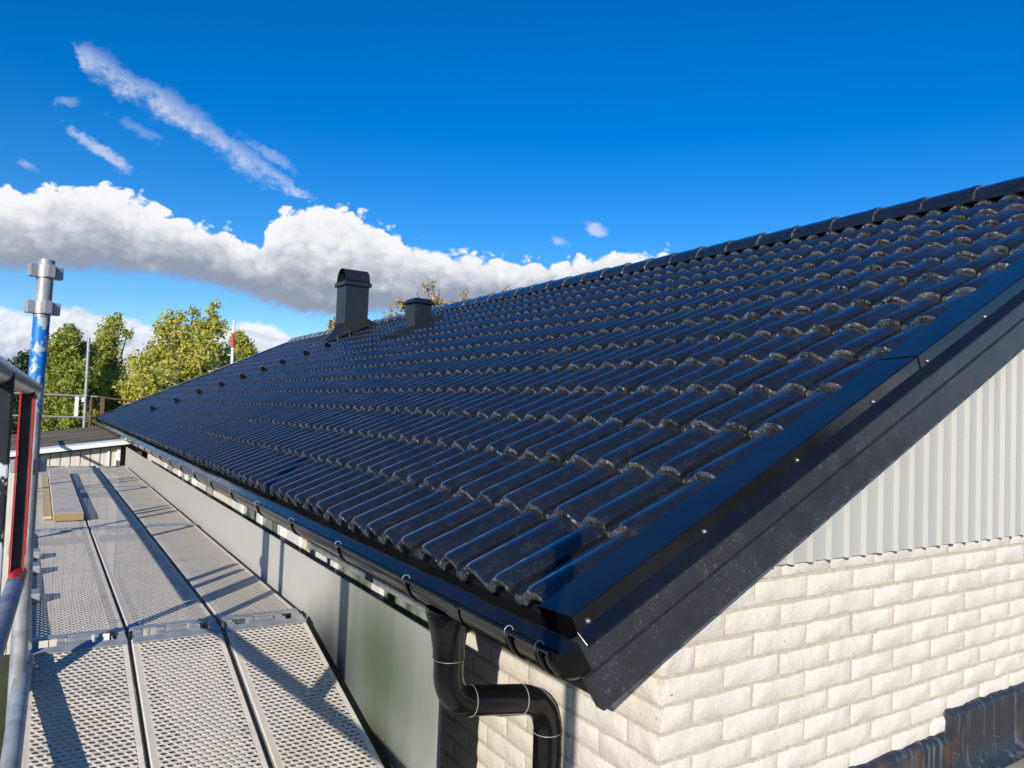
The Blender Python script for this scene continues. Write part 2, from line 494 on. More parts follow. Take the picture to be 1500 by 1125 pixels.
M = dict(
    tile=mat_tile(), nose=mat_nose(),
    blackgloss=simple('gloss_black_sheet_metal', (0.005, 0.0053, 0.007), (0.007, 0.0075, 0.0095), 6, rough=0.13, spec=0.6),
    blackpipe=simple('black_painted_pipe', (0.004, 0.004, 0.0045), (0.006, 0.006, 0.007), 8, rough=0.17, spec=0.4, bmp=0.02),
    mattblack=simple('matt_black_lead', (0.010, 0.011, 0.013), None, 8, rough=0.6, spec=0.25),
    navymat=simple('dark_chimney_metal', (0.009, 0.011, 0.016), (0.012, 0.014, 0.020), 4, rough=0.38, spec=0.5),
    barge=mat_speckled('speckled_dark_barge_board', (0.024, 0.026, 0.032)),
    black=simple('black_eave_board', (0.004, 0.004, 0.005), None, 8, rough=0.55),
    perf=mat_perforated(),
    galv=simple('galvanised_steel', (0.40, 0.41, 0.41), (0.30, 0.31, 0.32), 18, rough=0.42, metal=0.35, bmp=0.06),
    galvd=simple('dull_galvanised_steel', (0.26, 0.27, 0.28), (0.40, 0.41, 0.42), 14, rough=0.5, metal=0.3, bmp=0.08),
    brick=mat_brick(),
    mortar=simple('grey_beige_mortar', (0.42, 0.38, 0.30), (0.51, 0.465, 0.38), 40, rough=0.95, bmp=0.6, bscale=120, spec=0.1),
    siding=simple('light_grey_steel_siding', (0.385, 0.385, 0.365), (0.42, 0.42, 0.40), 2.5, rough=0.5, spec=0.35, stretch=(1, 1, 0.3)),
    whitep=simple('white_painted_metal', (0.74, 0.76, 0.76), (0.66, 0.68, 0.68), 4, rough=0.45),
    boards=simple('pale_painted_boards', (0.60, 0.57, 0.50), (0.52, 0.49, 0.43), 5, rough=0.7, stretch=(4, 4, 0.5)),
    brown=simple('dark_brown_timber', (0.055, 0.040, 0.030), (0.085, 0.065, 0.05), 6, rough=0.75, stretch=(1, 8, 8)),
    bluepole=mat_blue_pole(),
    bluegrey=simple('worn_blue_grey_paint', (0.10, 0.125, 0.19), (0.20, 0.22, 0.26), 12, rough=0.45, bmp=0.05),
    red=simple('red_paint', (0.52, 0.018, 0.014), (0.40, 0.02, 0.02), 16, rough=0.4),
    alu=simple('grey_aluminium_tube', (0.42, 0.43, 0.40), (0.35, 0.36, 0.34), 10, rough=0.32, metal=0.6),
    darkch=simple('dirty_dark_steel', (0.030, 0.031, 0.030), (0.055, 0.055, 0.052), 20, rough=0.6),
    splat=simple('black_steel_with_white_paint_splashes', (0.011, 0.013, 0.017), (0.55, 0.58, 0.60), 14, rough=0.5, lo=0.54, hi=0.57, stretch=(1, 1, 0.6)),
    wood=mat_wood('weathered_grey_board', (0.50, 0.42, 0.35), (0.60, 0.52, 0.45), (3, 24, 3)),
    endgrain=simple('fresh_end_grain', (0.33, 0.23, 0.11), (0.24, 0.16, 0.055), 60, rough=0.8, stretch=(1, 1, 3)),
    yellowwood=mat_wood('yellow_pine_board', (0.56, 0.42, 0.20), (0.46, 0.35, 0.18)),
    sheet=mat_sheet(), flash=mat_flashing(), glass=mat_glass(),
    felt=simple('gravelled_roofing_felt', (0.40, 0.36, 0.29), (0.29, 0.26, 0.21), 9, rough=0.95, bmp=0.7, bscale=150, spec=0.1, bdist=0.008),
    felt2=simple('brown_weathered_roofing', (0.20, 0.165, 0.115), (0.085, 0.078, 0.062), 1.3, rough=0.95, bmp=0.3, bscale=40, spec=0.15, stretch=(0.5, 2, 1)),
    rust=simple('rusty_brown_steel', (0.16, 0.085, 0.045), (0.09, 0.05, 0.03), 12, rough=0.7),
    screw=simple('steel_screw_head', (0.22, 0.22, 0.23), None, 20, rough=0.35, metal=0.8),
    bark=simple('grey_brown_bark', (0.13, 0.105, 0.08), (0.07, 0.055, 0.045), 10, rough=0.9, bmp=0.6, bscale=30),
    grass=simple('rough_lawn', (0.022, 0.034, 0.010), (0.045, 0.055, 0.016), 0.8, rough=0.9, bmp=0.5, bscale=30, bdist=0.05),
    leafg=mat_leaf('green_leaves', (0.25, 0.31, 0.050), (0.36, 0.40, 0.065), (0.50, 0.47, 0.085)),
    leafm=mat_leaf('mid_green_leaves', (0.31, 0.36, 0.065), (0.44, 0.45, 0.085), (0.55, 0.50, 0.10)),
    leafy=mat_leaf('yellowing_leaves', (0.42, 0.46, 0.085), (0.56, 0.54, 0.10), (0.66, 0.54, 0.11)),
    leafd=mat_leaf('dark_green_needles', (0.035, 0.07, 0.03), (0.05, 0.09, 0.035), (0.08, 0.11, 0.045)),
    leafo=mat_leaf('golden_brown_leaves', (0.50, 0.36, 0.13), (0.58, 0.46, 0.18), (0.40, 0.36, 0.12)),
)

# ------------------------------------------------------------------ ground
GZ = -3.55
g = MB()
N = 40
gx = np.linspace(-1, 1, N); gx = np.sign(gx) * (np.abs(gx) ** 2.5) * 900
P = np.zeros((N, N, 3)); P[..., 0] = gx[:, None]; P[..., 1] = gx[None, :]; P[..., 2] = GZ
g.quadgrid(P, 0, True)
tag(g.build('ground', M['grass'], recalc=True), kind='structure')

# ------------------------------------------------------------------ the house
PITCH = math.radians(26.0); CS, SN = math.cos(PITCH), math.sin(PITCH)
EX, EZ = 1.028, -0.4283                 # crest line of the eave tiles
Y0, Y1 = 1.39, 17.75                    # roof ends
GAUGE = 0.3275
WX, WY = 1.44, 1.44                     # brick faces
RIDGE_X = 5.04


def rp(s, y, n):
    return (EX + s * CS - n * SN, y, EZ + s * SN + n * CS)


HO = (1.44, 1.44, GZ)
house = empty('brick_house', HO, 'pale brick house with a new glossy black tiled roof', 'house')


def hb(mb, name, mats, parent=house, **k): return mb.build(name, mats, parent, HO, **k)


# --- roof tiles: one mesh, every tile modelled
AMP, TH = 0.032, 0.025
NP = 21
uu = np.concatenate([np.linspace(0, 0.965, 18), [0.972, 0.984, 1.0]])
wid = 0.2965


def prof(u):
    ph = 2 * np.pi * (u * wid - 0.050) / 0.15
    c = 0.5 + 0.5 * np.cos(ph)
    return AMP * (1 - (1 - c) ** 1.55)


rt = MB()
nrow = 14
pr = prof(uu)
for r in range(nrow):
    s0 = r * GAUGE
    s1 = min(s0 + GAUGE + 0.05, RIDGE_X / CS - 1.0 if False else 4.50)
    for cidx in range(-1, 54):
        yb = 1.575 + 0.30 * cidx
        if yb > Y1: continue
        u = uu
        jit = rng.normal(0, 1, 4)
        ds = jit[0] * 0.0035; dn = jit[1] * 0.0016; tilt = jit[2] * 0.003; yaw = jit[3] * 0.003
        base = -(AMP + TH)
        y = yb + u * wid
        if cidx == -1: y = np.maximum(y, 1.372)
        if yb + wid > Y1: y = np.minimum(y, Y1)
        m_ = pr + dn + (u - 0.5) * tilt
        # rim of the interlock drops at the near edge
        top_n = m_.copy(); top_n[0] += 0.0005; top_n[-1] -= 0.011; top_n[-2] -= 0.011
        ss = [s0 + ds, s0 + ds + 0.012, s0 + ds + 0.15, s1]
        rows = []
        for k, s_ in enumerate(ss):
            lift = TH * (1 - (s_ - s0) / GAUGE)
            nn = base + top_n + lift - (0.006 if k == 0 else 0.0)
            rows.append(np.stack([EX + s_ * CS + 0 * y - nn * SN + (u - .5) * yaw * CS, y, EZ + s_ * SN + nn * CS + (u - .5) * yaw * SN], 1))
        rt.quadgrid(np.array(rows), 0, True)
        # worn nose: front face with a ragged lower lip
        fr = rows[0]
        thick = 0.020 + rng.random(NP) * 0.004 + 0.009 * (1 - pr / AMP)
        low_ = fr.copy(); low_[:, 0] += thick * SN + 0.004; low_[:, 2] -= thick * CS
        mid = (fr + low_) / 2; mid[:, 0] -= 0.004 + rng.random(NP) * 0.003
        rt.quadgrid(np.array([low_, mid, fr]), 1, True)
        # underside return so nothing is see-through
        back = low_.copy(); back[:, 0] += 0.09 * CS; back[:, 2] += 0.09 * SN
        rt.quadgrid(np.array([back, low_]), 1, True)
        # side skirt at the interlock (dark groove)
        e0 = np.array([q[0] for q in rows]); e1 = e0.copy(); e1[:, 0] += 0.020 * SN; e1[:, 2] -= 0.020 * CS
        rt.quadgrid(np.array([e1, e0]), 0, False)
hb(rt, 'roof_tiles', [M['tile'], M['nose']])

# underlay slabs of both slopes and the rear slope's tiles as a plain corrugated sheet
ul = MB()
for sgn in (1, -1):
    def q(s, y, n):
        p = rp(s, y, n)
        return p if sgn == 1 else (2 * RIDGE_X - p[0], p[1], p[2])
    L = 4.44
    ul.hexa([q(0.10, 1.30, -0.20), q(L, 1.30, -0.20), q(L, Y1 - 0.03, -0.20), q(0.10, Y1 - 0.03, -0.20),
             q(0.10, 1.30, -0.085), q(L, 1.30, -0.085), q(L, Y1 - 0.03, -0.085), q(0.10, Y1 - 0.03, -0.085)])
hb(ul, 'roof_underlay', M['black'], recalc=True)
rs = MB()
ys = np.arange(1.39, Y1, 0.0375)
hh = 0.018 * np.cos(2 * np.pi * ys / 0.15)
PP = []
for r in range(14):
    for s_, lift in ((r * GAUGE, 0.0), (min((r + 1) * GAUGE, 4.46), -TH)):
        p = np.array([rp(s_, yy, -0.03 + lift + h_) for yy, h_ in zip(ys, hh)]); p[:, 0] = 2 * RIDGE_X - p[:, 0]
        PP.append(p)
rs.quadgrid(np.array(PP), 0, True)
hb(rs, 'rear_roof_tiles', M['tile'])

# --- ridge tiles
rg = MB()
k = 0
yy = 1.30
while yy < Y1 - 0.05:
    jz = rng.normal(0, 0.002)
    rings = []
    for t, rad in ((0.0, 0.116), (0.014, 0.119), (0.040, 0.118), (0.060, 0.114), (0.2, 0.110), (0.37, 0.102)):
        ang = np.linspace(-0.22, math.pi + 0.22, 15)
        rings.append(np.stack([RIDGE_X - rad * 1.08 * np.cos(ang), np.full(15, yy + t), 1.462 + jz + rad * 0.93 * np.sin(ang) + 0.02 * (1 - np.abs(np.cos(ang)))], 1))
    inner = rings[0].copy(); inner[:, 0] = RIDGE_X + (inner[:, 0] - RIDGE_X) * 0.84; inner[:, 2] = 1.462 + (inner[:, 2] - 1.462) * 0.84
    rg.quadgrid(np.array([inner, rings[0]]), 1, False)
    rg.quadgrid(np.array(rings), 0, True)
    yy += 0.335
hb(rg, 'ridge_tiles', [M['tile'], M['nose']])
rb = MB()
for sg in (1, -1):
    xs0 = RIDGE_X - sg * 0.17; xs1 = RIDGE_X - sg * 0.06
    rb.poly([(xs0, 1.31, 1.44), (xs1, 1.31, 1.50), (xs1, Y1, 1.50), (xs0, Y1, 1.44)][::sg])
hb(rb, 'ridge_strip', M['black'])

# --- barge caps, barge boards (near gable), plain ones at the far gable
def along(mb, sec, sa, sb, mat=0, mirror=False, endcut=0.0):
    """sweep a closed (y,n) section from slope distance sa to sb"""
    n = len(sec)
    A = [rp(sa - endcut * (nn + 0.03), y, nn) for y, nn in sec]
    B = [rp(sb, y, nn) for y, nn in sec]
    o = len(mb.v); mb.v.extend(A + B)
    for i in range(n):
        j = (i + 1) % n
        mb.f.append((o + i, o + j, o + n + j, o + n + i)); mb.m.append(mat); mb.sm.append(False)
    mb.f.append(tuple(o + i for i in reversed(range(n)))); mb.m.append(mat); mb.sm.append(False)
    mb.f.append(tuple(o + n + i for i in range(n))); mb.m.append(mat); mb.sm.append(False)


def capsec(o=0.0):
    return [(1.398, -0.012 + o), (1.398, 0.0 + o), (1.272 - o, 0.0075 + o), (1.268 - o, 0.004 + o), (1.268 - o, -0.034), (1.246 - o, -0.061),
            (1.249 - o, -0.063), (1.273 - o, -0.036), (1.273 - o, -0.02)]


RL = 4.47
JOINT = 1.49
cap1 = MB(); along(cap1, capsec(0.0), -0.035, JOINT + 0.05, endcut=0.0)
cap1o = hb(cap1, 'barge_cap', M['blackgloss'], recalc=True, bevel=0.0015)
cap2 = MB(); along(cap2, capsec(0.0035), JOINT, RL)
cap2o = hb(cap2, 'barge_cap', M['blackgloss'], recalc=True, bevel=0.0015)
# folded end plate at the eave end of the lower cap
ep = MB()
ep.poly([rp(-0.037, 1.396, -0.002), rp(-0.037, 1.270, 0.006), rp(-0.037, 1.270, -0.036), rp(-0.037, 1.300, -0.060), rp(-0.037, 1.392, -0.062)])
hb(ep, 'end_plate', M['blackpipe'], parent=cap1o)
for s_, par in [(v, cap1o) for v in (0.0, 0.40, 0.80, 1.20)] + [(v, cap2o) for v in (1.53, 1.95, 2.4, 2.9, 3.4)]:
    sc = MB(); p = rp(s_, 1.268 if par is cap1o else 1.2645, -0.026)
    sc.tube([p, (p[0], p[1] - 0.005, p[2]), (p[0], p[1] - 0.008, p[2])], [0.008, 0.007, 0.003], 8)
    hb(sc, 'screw', M['screw'], parent=par)

for nm, ya, yb2, na, nb, cut in (('upper_barge_board', 1.272, 1.300, -0.140, -0.058, 0.0), ('lower_barge_board', 1.266, 1.296, -0.236, -0.1425, 0.0)):
    bb = MB()
    along(bb, [(ya, na), (yb2, na), (yb2, nb), (ya, nb)], -0.042 if nm[0] == 'u' else -0.066, RL, endcut=0.12)
    hb(bb, nm, M['barge'], recalc=True, bevel=0.003)
sf = MB()   # verge soffit under the barge boards
along(sf, [(1.2975, -0.215), (1.437, -0.215), (1.437, -0.203), (1.2975, -0.203)], 0.36, RL)
hb(sf, 'verge_soffit', M['brown'], recalc=True)
fb = MB()   # the far verge
def alongfar(mb, sec, sa, sb):
    along(mb, [(y, n) for y, n in sec], sa, sb)
alongfar(fb, [(Y1 - 0.02, 0.004), (Y1 + 0.11, 0.010), (Y1 + 0.11, -0.22), (Y1 + 0.085, -0.22), (Y1 + 0.085, -0.02), (Y1 - 0.02, -0.02)], -0.03, RL)
hb(fb, 'far_barge_board', M['blackgloss'], recalc=True)
bb = MB()   # rear-slope barge of the near gable, just a board
def rpb(s, y, n):
    p = rp(s, y, n); return (2 * RIDGE_X - p[0], p[1], p[2])
bb.hexa([rpb(0, 1.27, -0.23), rpb(4.46, 1.27, -0.23), rpb(4.46, 1.39, -0.23), rpb(0, 1.39, -0.23),
         rpb(0, 1.27, 0.006), rpb(4.46, 1.27, 0.006), rpb(4.46, 1.39, 0.006), rpb(0, 1.39, 0.006)])
hb(bb, 'rear_barge_board', M['barge'], recalc=True)

# --- eave board, drip flashing and soffit
ev = MB()
ev.box(1.098, 1.122, 1.30, Y1, -0.640, -0.475)
hb(ev, 'eave_board', M['black'])
ev = MB()
ev.hexa([(1.050, 1.30, -0.560), (1.098, 1.30, -0.535), (1.098, Y1, -0.535), (1.050, Y1, -0.560),
         (1.050, 1.30, -0.556), (1.130, 1.30, -0.475), (1.130, Y1, -0.475), (1.050, Y1, -0.556)])
hb(ev, 'drip_flashing', M['blackgloss'], recalc=True)
ev = MB(); ev.box(1.1225, 1.438, 1.45, Y1 - 0.02, -0.640, -0.615)
hb(ev, 'eave_soffit', M['brown'])

# --- walls: mortar core plus every brick of the visible faces
core = MB()
core.box(WX - 0.0005, 2 * RIDGE_X - WX - 0.006, WY - 0.0005, Y1 - 0.1, GZ, -0.642)
hb(core, 'wall_core', M['mortar'])
gab = MB()
gz = lambda x: EZ + math.tan(PITCH) * (x - EX) - 0.24
xa, xb = WX + 0.03, RIDGE_X
gab.hexa([(xa, WY + 0.0002, -0.6415), (2 * RIDGE_X - xa, WY + 0.0002, -0.6415), (2 * RIDGE_X - xa, Y1 - 0.12, -0.6415), (xa, Y1 - 0.12, -0.6415),
          (xb - 0.001, WY + 0.0002, gz(xb)), (xb + 0.001, WY + 0.0002, gz(xb)), (xb + 0.001, Y1 - 0.12, gz(xb)), (xb - 0.001, Y1 - 0.12, gz(xb))])
hb(gab, 'gable_core', M['mortar'], recalc=True)
BH, BP, BL, BJ = 0.0615, 0.0745, 0.2360, 0.2485
ZB0 = -0.764                                   # under-edge of the fourth course below the siding


def brick_face(mb, o, du, nrm, L, H, seedk, nu=10, nv=5):
    """rough pillowed brick face; o lower left corner on the wall plane"""
    u = np.linspace(0, 1, nu); v = np.linspace(0, 1, nv)
    U, V = np.meshgrid(u, v, indexing='ij')
    eu = np.minimum(U, 1 - U) * L; ev_ = np.minimum(V, 1 - V) * H
    d = np.minimum(np.clip(eu / 0.012, 0, 1), np.clip(ev_ / 0.012, 0, 1))
    hgt = 0.003 + 0.0055 * d ** 0.35 + rng.normal(0, 0.0011, U.shape) * d
    hgt += 0.003 * np.sin(U * 6.1 + seedk) * np.sin(V * 3.0 + seedk * 1.7)
    wob = rng.normal(0, 0.0012, U.shape)
    o = np.array(o); du = np.array(du); nrm = np.array(nrm)
    P = o + (U * L)[..., None] * du + (V * H + wob)[..., None] * np.array((0, 0, 1.0)) + hgt[..., None] * nrm
    mb.quadgrid(P, 0, True)
    # returns back into the mortar
    ring = np.concatenate([P[:, 0], P[1:, -1][:0], P[-1, 1:], P[::-1, -1][1:], P[0, ::-1][1:]])
    back = ring - nrm * 0.016
    mb.quadgrid(np.array([ring, back]), 0, False)


gw = MB()
for row in range(-4, 20):
    zb = ZB0 - BP * row
    if zb + BH > -0.39 or zb < -2.2: continue
    off = 0.118 if (row % 2) else 0.240
    x = WX + 0.0
    L0 = off - 0.0
    segs = [(WX - 0.004, WX + L0)]
    x = WX + L0 + 0.010
    while x < 6.2:
        L = BL + rng.normal(0, 0.003)
        segs.append((x, x + L)); x += BJ
    for a, b in segs:
        brick_face(gw, (a, WY, zb + rng.normal(0, 0.001)), (1, 0, 0), (0, -1, 0), b - a, BH, rng.random() * 9)
hb(gw, 'gable_brickwork', [M['brick']])
WINS = [(2.66, 3.95), (4.95, 6.15), (8.3, 9.3)]
ew = MB()
for row in range(-2, 11):
    zb = ZB0 - BP * row
    if zb + BH > -0.615: continue
    off = 0.240 if (row % 2) else 0.118
    ysegs = [(WY - 0.004, WY + off)]
    y = WY + off + 0.010
    while y < 10.4:
        ysegs.append((y, y + BL + rng.normal(0, 0.003))); y += BJ
    for a, b in ysegs:
        brick_face(ew, (WX, a, zb), (0, 1, 0), (-1, 0, 0), b - a, BH, rng.random() * 9, 8 if a < 4 else 5, 4 if a < 4 else 3)
hb(ew, 'eave_wall_brickwork', [M['brick']])
# pale boarding on the far part of the eave wall
bd = MB()
y = 10.45
while y < Y1 - 0.3:
    bd.box(WX - 0.028, WX + 0.0, y, y + 0.135, -2.2, -0.643); y += 0.150
hb(bd, 'board_cladding', M['boards'], bevel=0.004)

# windows in the eave wall
for w0, w1 in WINS:
    fr = MB()
    z0, z1 = -1.95, -0.690
    x0, x1 = WX - 0.045, WX + 0.05
    fr.box(x0, x1, w0, w0 + 0.07, z0, z1); fr.box(x0, x1, w1 - 0.07, w1, z0, z1)
    fr.box(x0 + .002, x1, w0 + 0.07, w1 - 0.07, z1 - 0.065, z1); fr.box(x0 + .002, x1, w0 + 0.07, w1 - 0.07, z0, z0 + 0.065)
    mid = (w0 + w1) / 2
    fr.box(x0 + .003, x1, mid - 0.055, mid + 0.055, z0 + 0.065, z1 - 0.065)
    wo = hb(fr, 'window', M['whitep'], bevel=0.003)
    pn = MB(); pn.box(WX - 0.022, WX - 0.018, w0 + 0.072, mid - 0.057, z0 + 0.067, z1 - 0.067)
    pn.box(WX - 0.022, WX - 0.018, mid + 0.057, w1 - 0.072, z0 + 0.067, z1 - 0.067)
    hb(pn, 'pane', M['glass'], parent=wo)
# white boards between the windows
for ya, yb_ in ((4.02, 4.28), (4.60, 4.86), (6.25, 6.50)):
    b_ = MB(); b_.box(WX - 0.022, WX - 0.004, ya, yb_, -1.95, -0.645)
    hb(b_, 'white_trim_board', M['whitep'], bevel=0.003)
# zinc strips (cable ducts) on the wall
for yy_ in (7.4, 9.9):
    b_ = MB(); b_.box(WX - 0.06, WX - 0.010, yy_, yy_ + 0.075, -2.2, -0.645)
    hb(b_, 'metal_duct', M['galv'], bevel=0.004)
# awning cassette under the eave
aw = MB()
aw.box(1.215, 1.300, 2.30, 3.75, -0.742, -0.690)
awo = hb(aw, 'awning_cassette', M['galvd'], bevel=0.006)
for ya in (2.276, 3.751):
    a2 = MB(); a2.box(1.205, 1.305, ya, ya + 0.023, -0.750, -0.684); hb(a2, 'end_cap', M['galvd'], parent=awo, bevel=0.004)
for ya in (2.5, 3.4):
    a3 = MB(); a3.box(1.235, 1.26, ya, ya + 0.05, -0.6895, -0.6405); hb(a3, 'hanger', M['galvd'], parent=awo)

# --- ribbed siding in the gable
sd = MB()
ZS = -0.428
per = 0.0961
xs, dep = [], []
x = 1.5
x = 2.136 - per * 7
while x < 9.0:
    for fx, d in ((0.0, 0.015), (0.016, 0.015), (0.023, 0.0), (0.090, 0.0)):
        xs.append(x + fx); dep.append(d)
    x += per
top = []
bot_ = []
for x_, d in zip(xs, dep):
    zt = EZ + math.tan(PITCH) * ((x_ if x_ < RIDGE_X else 2 * RIDGE_X - x_) - EX) - 0.19
    zt = max(zt, ZS + 0.001)
    bot_.append((x_, WY - 0.019 - d, ZS)); top.append((x_, WY - 0.019 - d, zt))
sd.quadgrid(np.array([bot_, top]), 0, False)
bk = [(a, WY - 0.0165, b) for a, _, b in bot_]
sd.quadgrid(np.array([[(a, y + 0.0008, b) for a, y, b in top], [(a, y + 0.0008, b) for a, y, b in bot_]]), 0, False)
hb(sd, 'ribbed_gable_siding', M['siding'])
sb_ = MB()
sb_.box(1.86, 8.2, WY - 0.016, WY + 0.011, ZS + 0.018, ZS + 0.10)
hb(sb_, 'siding_batten', M['black'])

# --- gutter (half round, open top) with brackets, outlet and downpipe
GXc, GZc, GR = 1.019, -0.519, 0.063


def gutter(ya, yb_, rad, name, mat, parent=house):
    gm = MB()
    ang = np.linspace(math.pi, 2 * math.pi, 17)
    sec = [(GXc + rad * math.cos(a), GZc + rad * math.sin(a)) for a in ang]
    # rolled outer bead
    bead = [(GXc - rad - 0.001 + 0.008 * math.cos(t), GZc + 0.006 + 0.008 * math.sin(t)) for t in np.linspace(0.3, -math.pi * 1.1, 8)]
    line = bead[::1] + sec
    P = np.array([[(x, y, z) for x, z in line] for y in (ya, yb_)])
    gm.quadgrid(P, 0, True)
    inn = [(GXc + (rad - 0.0025) * math.cos(a), GZc + (rad - 0.0025) * math.sin(a)) for a in ang]
    gm.quadgrid(np.array([[(x, y, z) for x, z in inn] for y in (yb_, ya)]), 0, True)
    return hb(gm, name, mat, parent=parent)


go = gutter(1.285, Y1 + 0.05, GR, 'gutter', M['blackgloss'])
gutter(1.70, 1.78, GR + 0.003, 'joint_sleeve', M['blackgloss'], go)
ec = MB()
ang = np.linspace(math.pi, 2 * math.pi, 18)
ring = lambda y, r: [(GXc + r * math.cos(a), y, GZc + 0.004 + r * math.sin(a)) for a in ang]
ec.quadgrid(np.array([ring(1.300, GR + 0.003), ring(1.280, GR + 0.003), ring(1.276, GR - 0.004)]), 0, True)
ec.poly(ring(1.276, GR - 0.004))
hb(ec, 'gutter_end_cap', M['blackpipe'], parent=go, recalc=True)
for y in [1.33, 1.455, 2.03, 2.63, 3.23, 3.83, 4.43, 5.03, 5.63, 6.23, 6.83, 7.43, 8.03, 8.63, 9.23, 9.83, 10.4, 11.0, 11.6, 12.2, 12.8, 13.4, 14.0, 14.6, 15.2, 15.8, 16.4, 17.0, 17.55]:
    b_ = MB()
    ang2 = np.linspace(math.pi * 0.97, 2 * math.pi, 14)
    P = np.array([[(GXc + r * math.cos(a), y + dy_, GZc + r * math.sin(a)) for a in ang2]
                  for r, dy_ in ((GR + 0.0015, -0.013), (GR + 0.005, -0.013), (GR + 0.005, 0.013), (GR + 0.0015, 0.013))])
    b_.quadgrid(P, 0, True)
    br = hb(b_, 'gutter_bracket', M['blackgloss'], parent=go)
    r_ = MB()   # pale hook ring round the bead
    r_.tube([(GXc - GR - 0.001 + 0.0125 * math.cos(t), y, GZc + 0.006 + 0.0125 * math.sin(t)) for t in np.linspace(-0.6, 3.9, 12)], 0.0015, 6)
    hb(r_, 'hook_ring', M['galv'], parent=go)
# outlet funnel
PY = 1.885
fn = MB()
rings = []
for z, rx, ry, cx in ((-0.575, 0.050, 0.090, 1.022), (-0.590, 0.058, 0.086, 1.024), (-0.640, 0.052, 0.060, 1.029), (-0.690, 0.0465, 0.0465, 1.032), (-0.715, 0.0465, 0.0465, 1.033)):
    rings.append([(cx + rx * math.cos(a), PY + ry * math.sin(a), z) for a in np.linspace(0, 2 * math.pi, 25)[:-1]])
fn.quadgrid(np.array(rings), 0, True, close=True)
hb(fn, 'gutter_outlet', M['blackpipe'], parent=go, recalc=True)


def bez(a, b, c, n=9):
    a, b, c = Vector(a), Vector(b), Vector(c)
    return [tuple(a * (1 - t) ** 2 + b * 2 * t * (1 - t) + c * t * t) for t in np.linspace(0, 1, n)]


pts = [(1.033, PY, -0.70), (1.034, PY, -0.755)] + bez((1.034, PY, -0.765), (1.040, PY - 0.002, -0.838), (1.105, PY - 0.006, -0.848)) \
    + bez((1.285, PY - 0.014, -0.872), (1.372, PY - 0.020, -0.888), (1.380, PY - 0.021, -0.975)) + [(1.381, PY - 0.021, -1.05), (1.386, PY - 0.021, -2.0), (1.386, PY - 0.021, GZ + 0.05)]
dp = MB(); dp.tube(pts, 0.0435, 24)
dpo = hb(dp, 'downpipe', M['blackpipe'])
for p, d in (((1.033, PY, -0.716), (0.0, 0, -1)), ((1.108, PY - 0.006, -0.849), (1, 0, -0.13)), ((1.282, PY - 0.014, -0.872), (1, 0, -0.13)), ((1.380, PY - 0.021, -0.985), (0, 0, -1))):
    d = Vector(d).normalized() * 0.0012; p = Vector(p)
    cl = MB(); cl.tube([p - d, p + d], 0.0446, 24, caps=True)
    hb(cl, 'pipe_collar', M['galvd'], parent=dpo)
bk_ = MB(); bk_.tube([(1.383, PY - 0.021, -1.42), (1.383, PY - 0.021, -1.44)], 0.048, 20); bk_.box(1.42, 1.438, PY - 0.04, PY, -1.44, -1.42)
hb(bk_, 'pipe_clamp', M['blackpipe'], parent=dpo)

# --- big ventilated chimney
CX0, CX1, CY0, CY1 = 4.42, 4.86, 12.40, 12.84
ch = MB()
ch.box(CX0, CX1, CY0, CY1, 1.05, 2.14)
cho = hb(ch, 'chimney', M['navymat'], bevel=0.006)
c2 = MB(); c2.box(CX0 - 0.035, CX1 + 0.035, CY0 - 0.035, CY1 + 0.035, 2.1405, 2.215)
hb(c2, 'chimney_collar', M['navymat'], parent=cho, bevel=0.006)
c3 = MB()
n = 13
arc = [(CY0 + 0.01 + (CY1 - CY0 - 0.02) * (0.5 - 0.5 * math.cos(t)), 2.27 + 0.19 * math.sin(t)) for t in np.linspace(0, math.pi, n)]
outer = [(CY0 - 0.02, 2.235)] + arc + [(CY1 + 0.02, 2.235)]
P = np.array([[(x, y, z) for y, z in outer] for x in (CX0 - 0.01, CX1 + 0.01)])
c3.quadgrid(P, 0, True)
P2 = P.copy(); P2[..., 2] -= 0.018; c3.quadgrid(P2[::-1], 0, True)
c3.poly([(CX1, y, z - 0.005) for y, z in outer])
c3.poly([(CX0 + 0.16, y, z - 0.005) for y, z in outer][::-1])
for xx in (CX0 - 0.0, CX1 - 0.02):
    for yy_ in (CY0 - 0.0, CY1 - 0.02): c3.box(xx, xx + 0.02, yy_, yy_ + 0.02, 2.2155, 2.27)
hb(c3, 'chimney_hood', M['navymat'], parent=cho)
c4 = MB()
zr = lambda x: EZ + math.tan(PITCH) * (x - EX)
c4.quadgrid(np.array([[(CX0 - 0.22, CY0 - 0.08, zr(CX0 - 0.22) + 0.012), (CX0 - 0.22, CY1 + 0.06, zr(CX0 - 0.22) + 0.012)],
                      [(CX0 - 0.12, CY0 - 0.06, zr(CX0) - 0.01), (CX0 - 0.12, CY1 + 0.05, zr(CX0) - 0.01)],
                      [(CX0 - 0.03, CY0 - 0.015, zr(CX0) + 0.14), (CX0 - 0.03, CY1 + 0.01, zr(CX0) + 0.14)],
                      [(CX0 - 0.004, CY0 - 0.004, zr(CX0) + 0.24), (CX0 - 0.004, CY1 + 0.004, zr(CX0) + 0.24)]]), 0, True)
c4.quadgrid(np.array([[(CX0 - 0.22, CY0 - 0.08, zr(CX0 - 0.22) + 0.012), (CX1 + 0.1, CY0 - 0.14, zr(CX1 + .1) + 0.012)],
                      [(CX0 - 0.004, CY0 - 0.004, zr(CX0) + 0.17), (CX1 + 0.004, CY0 - 0.004, zr(CX1) + 0.14)]]), 0, False)
hb(c4, 'chimney_flashing', M['mattblack'], parent=cho)
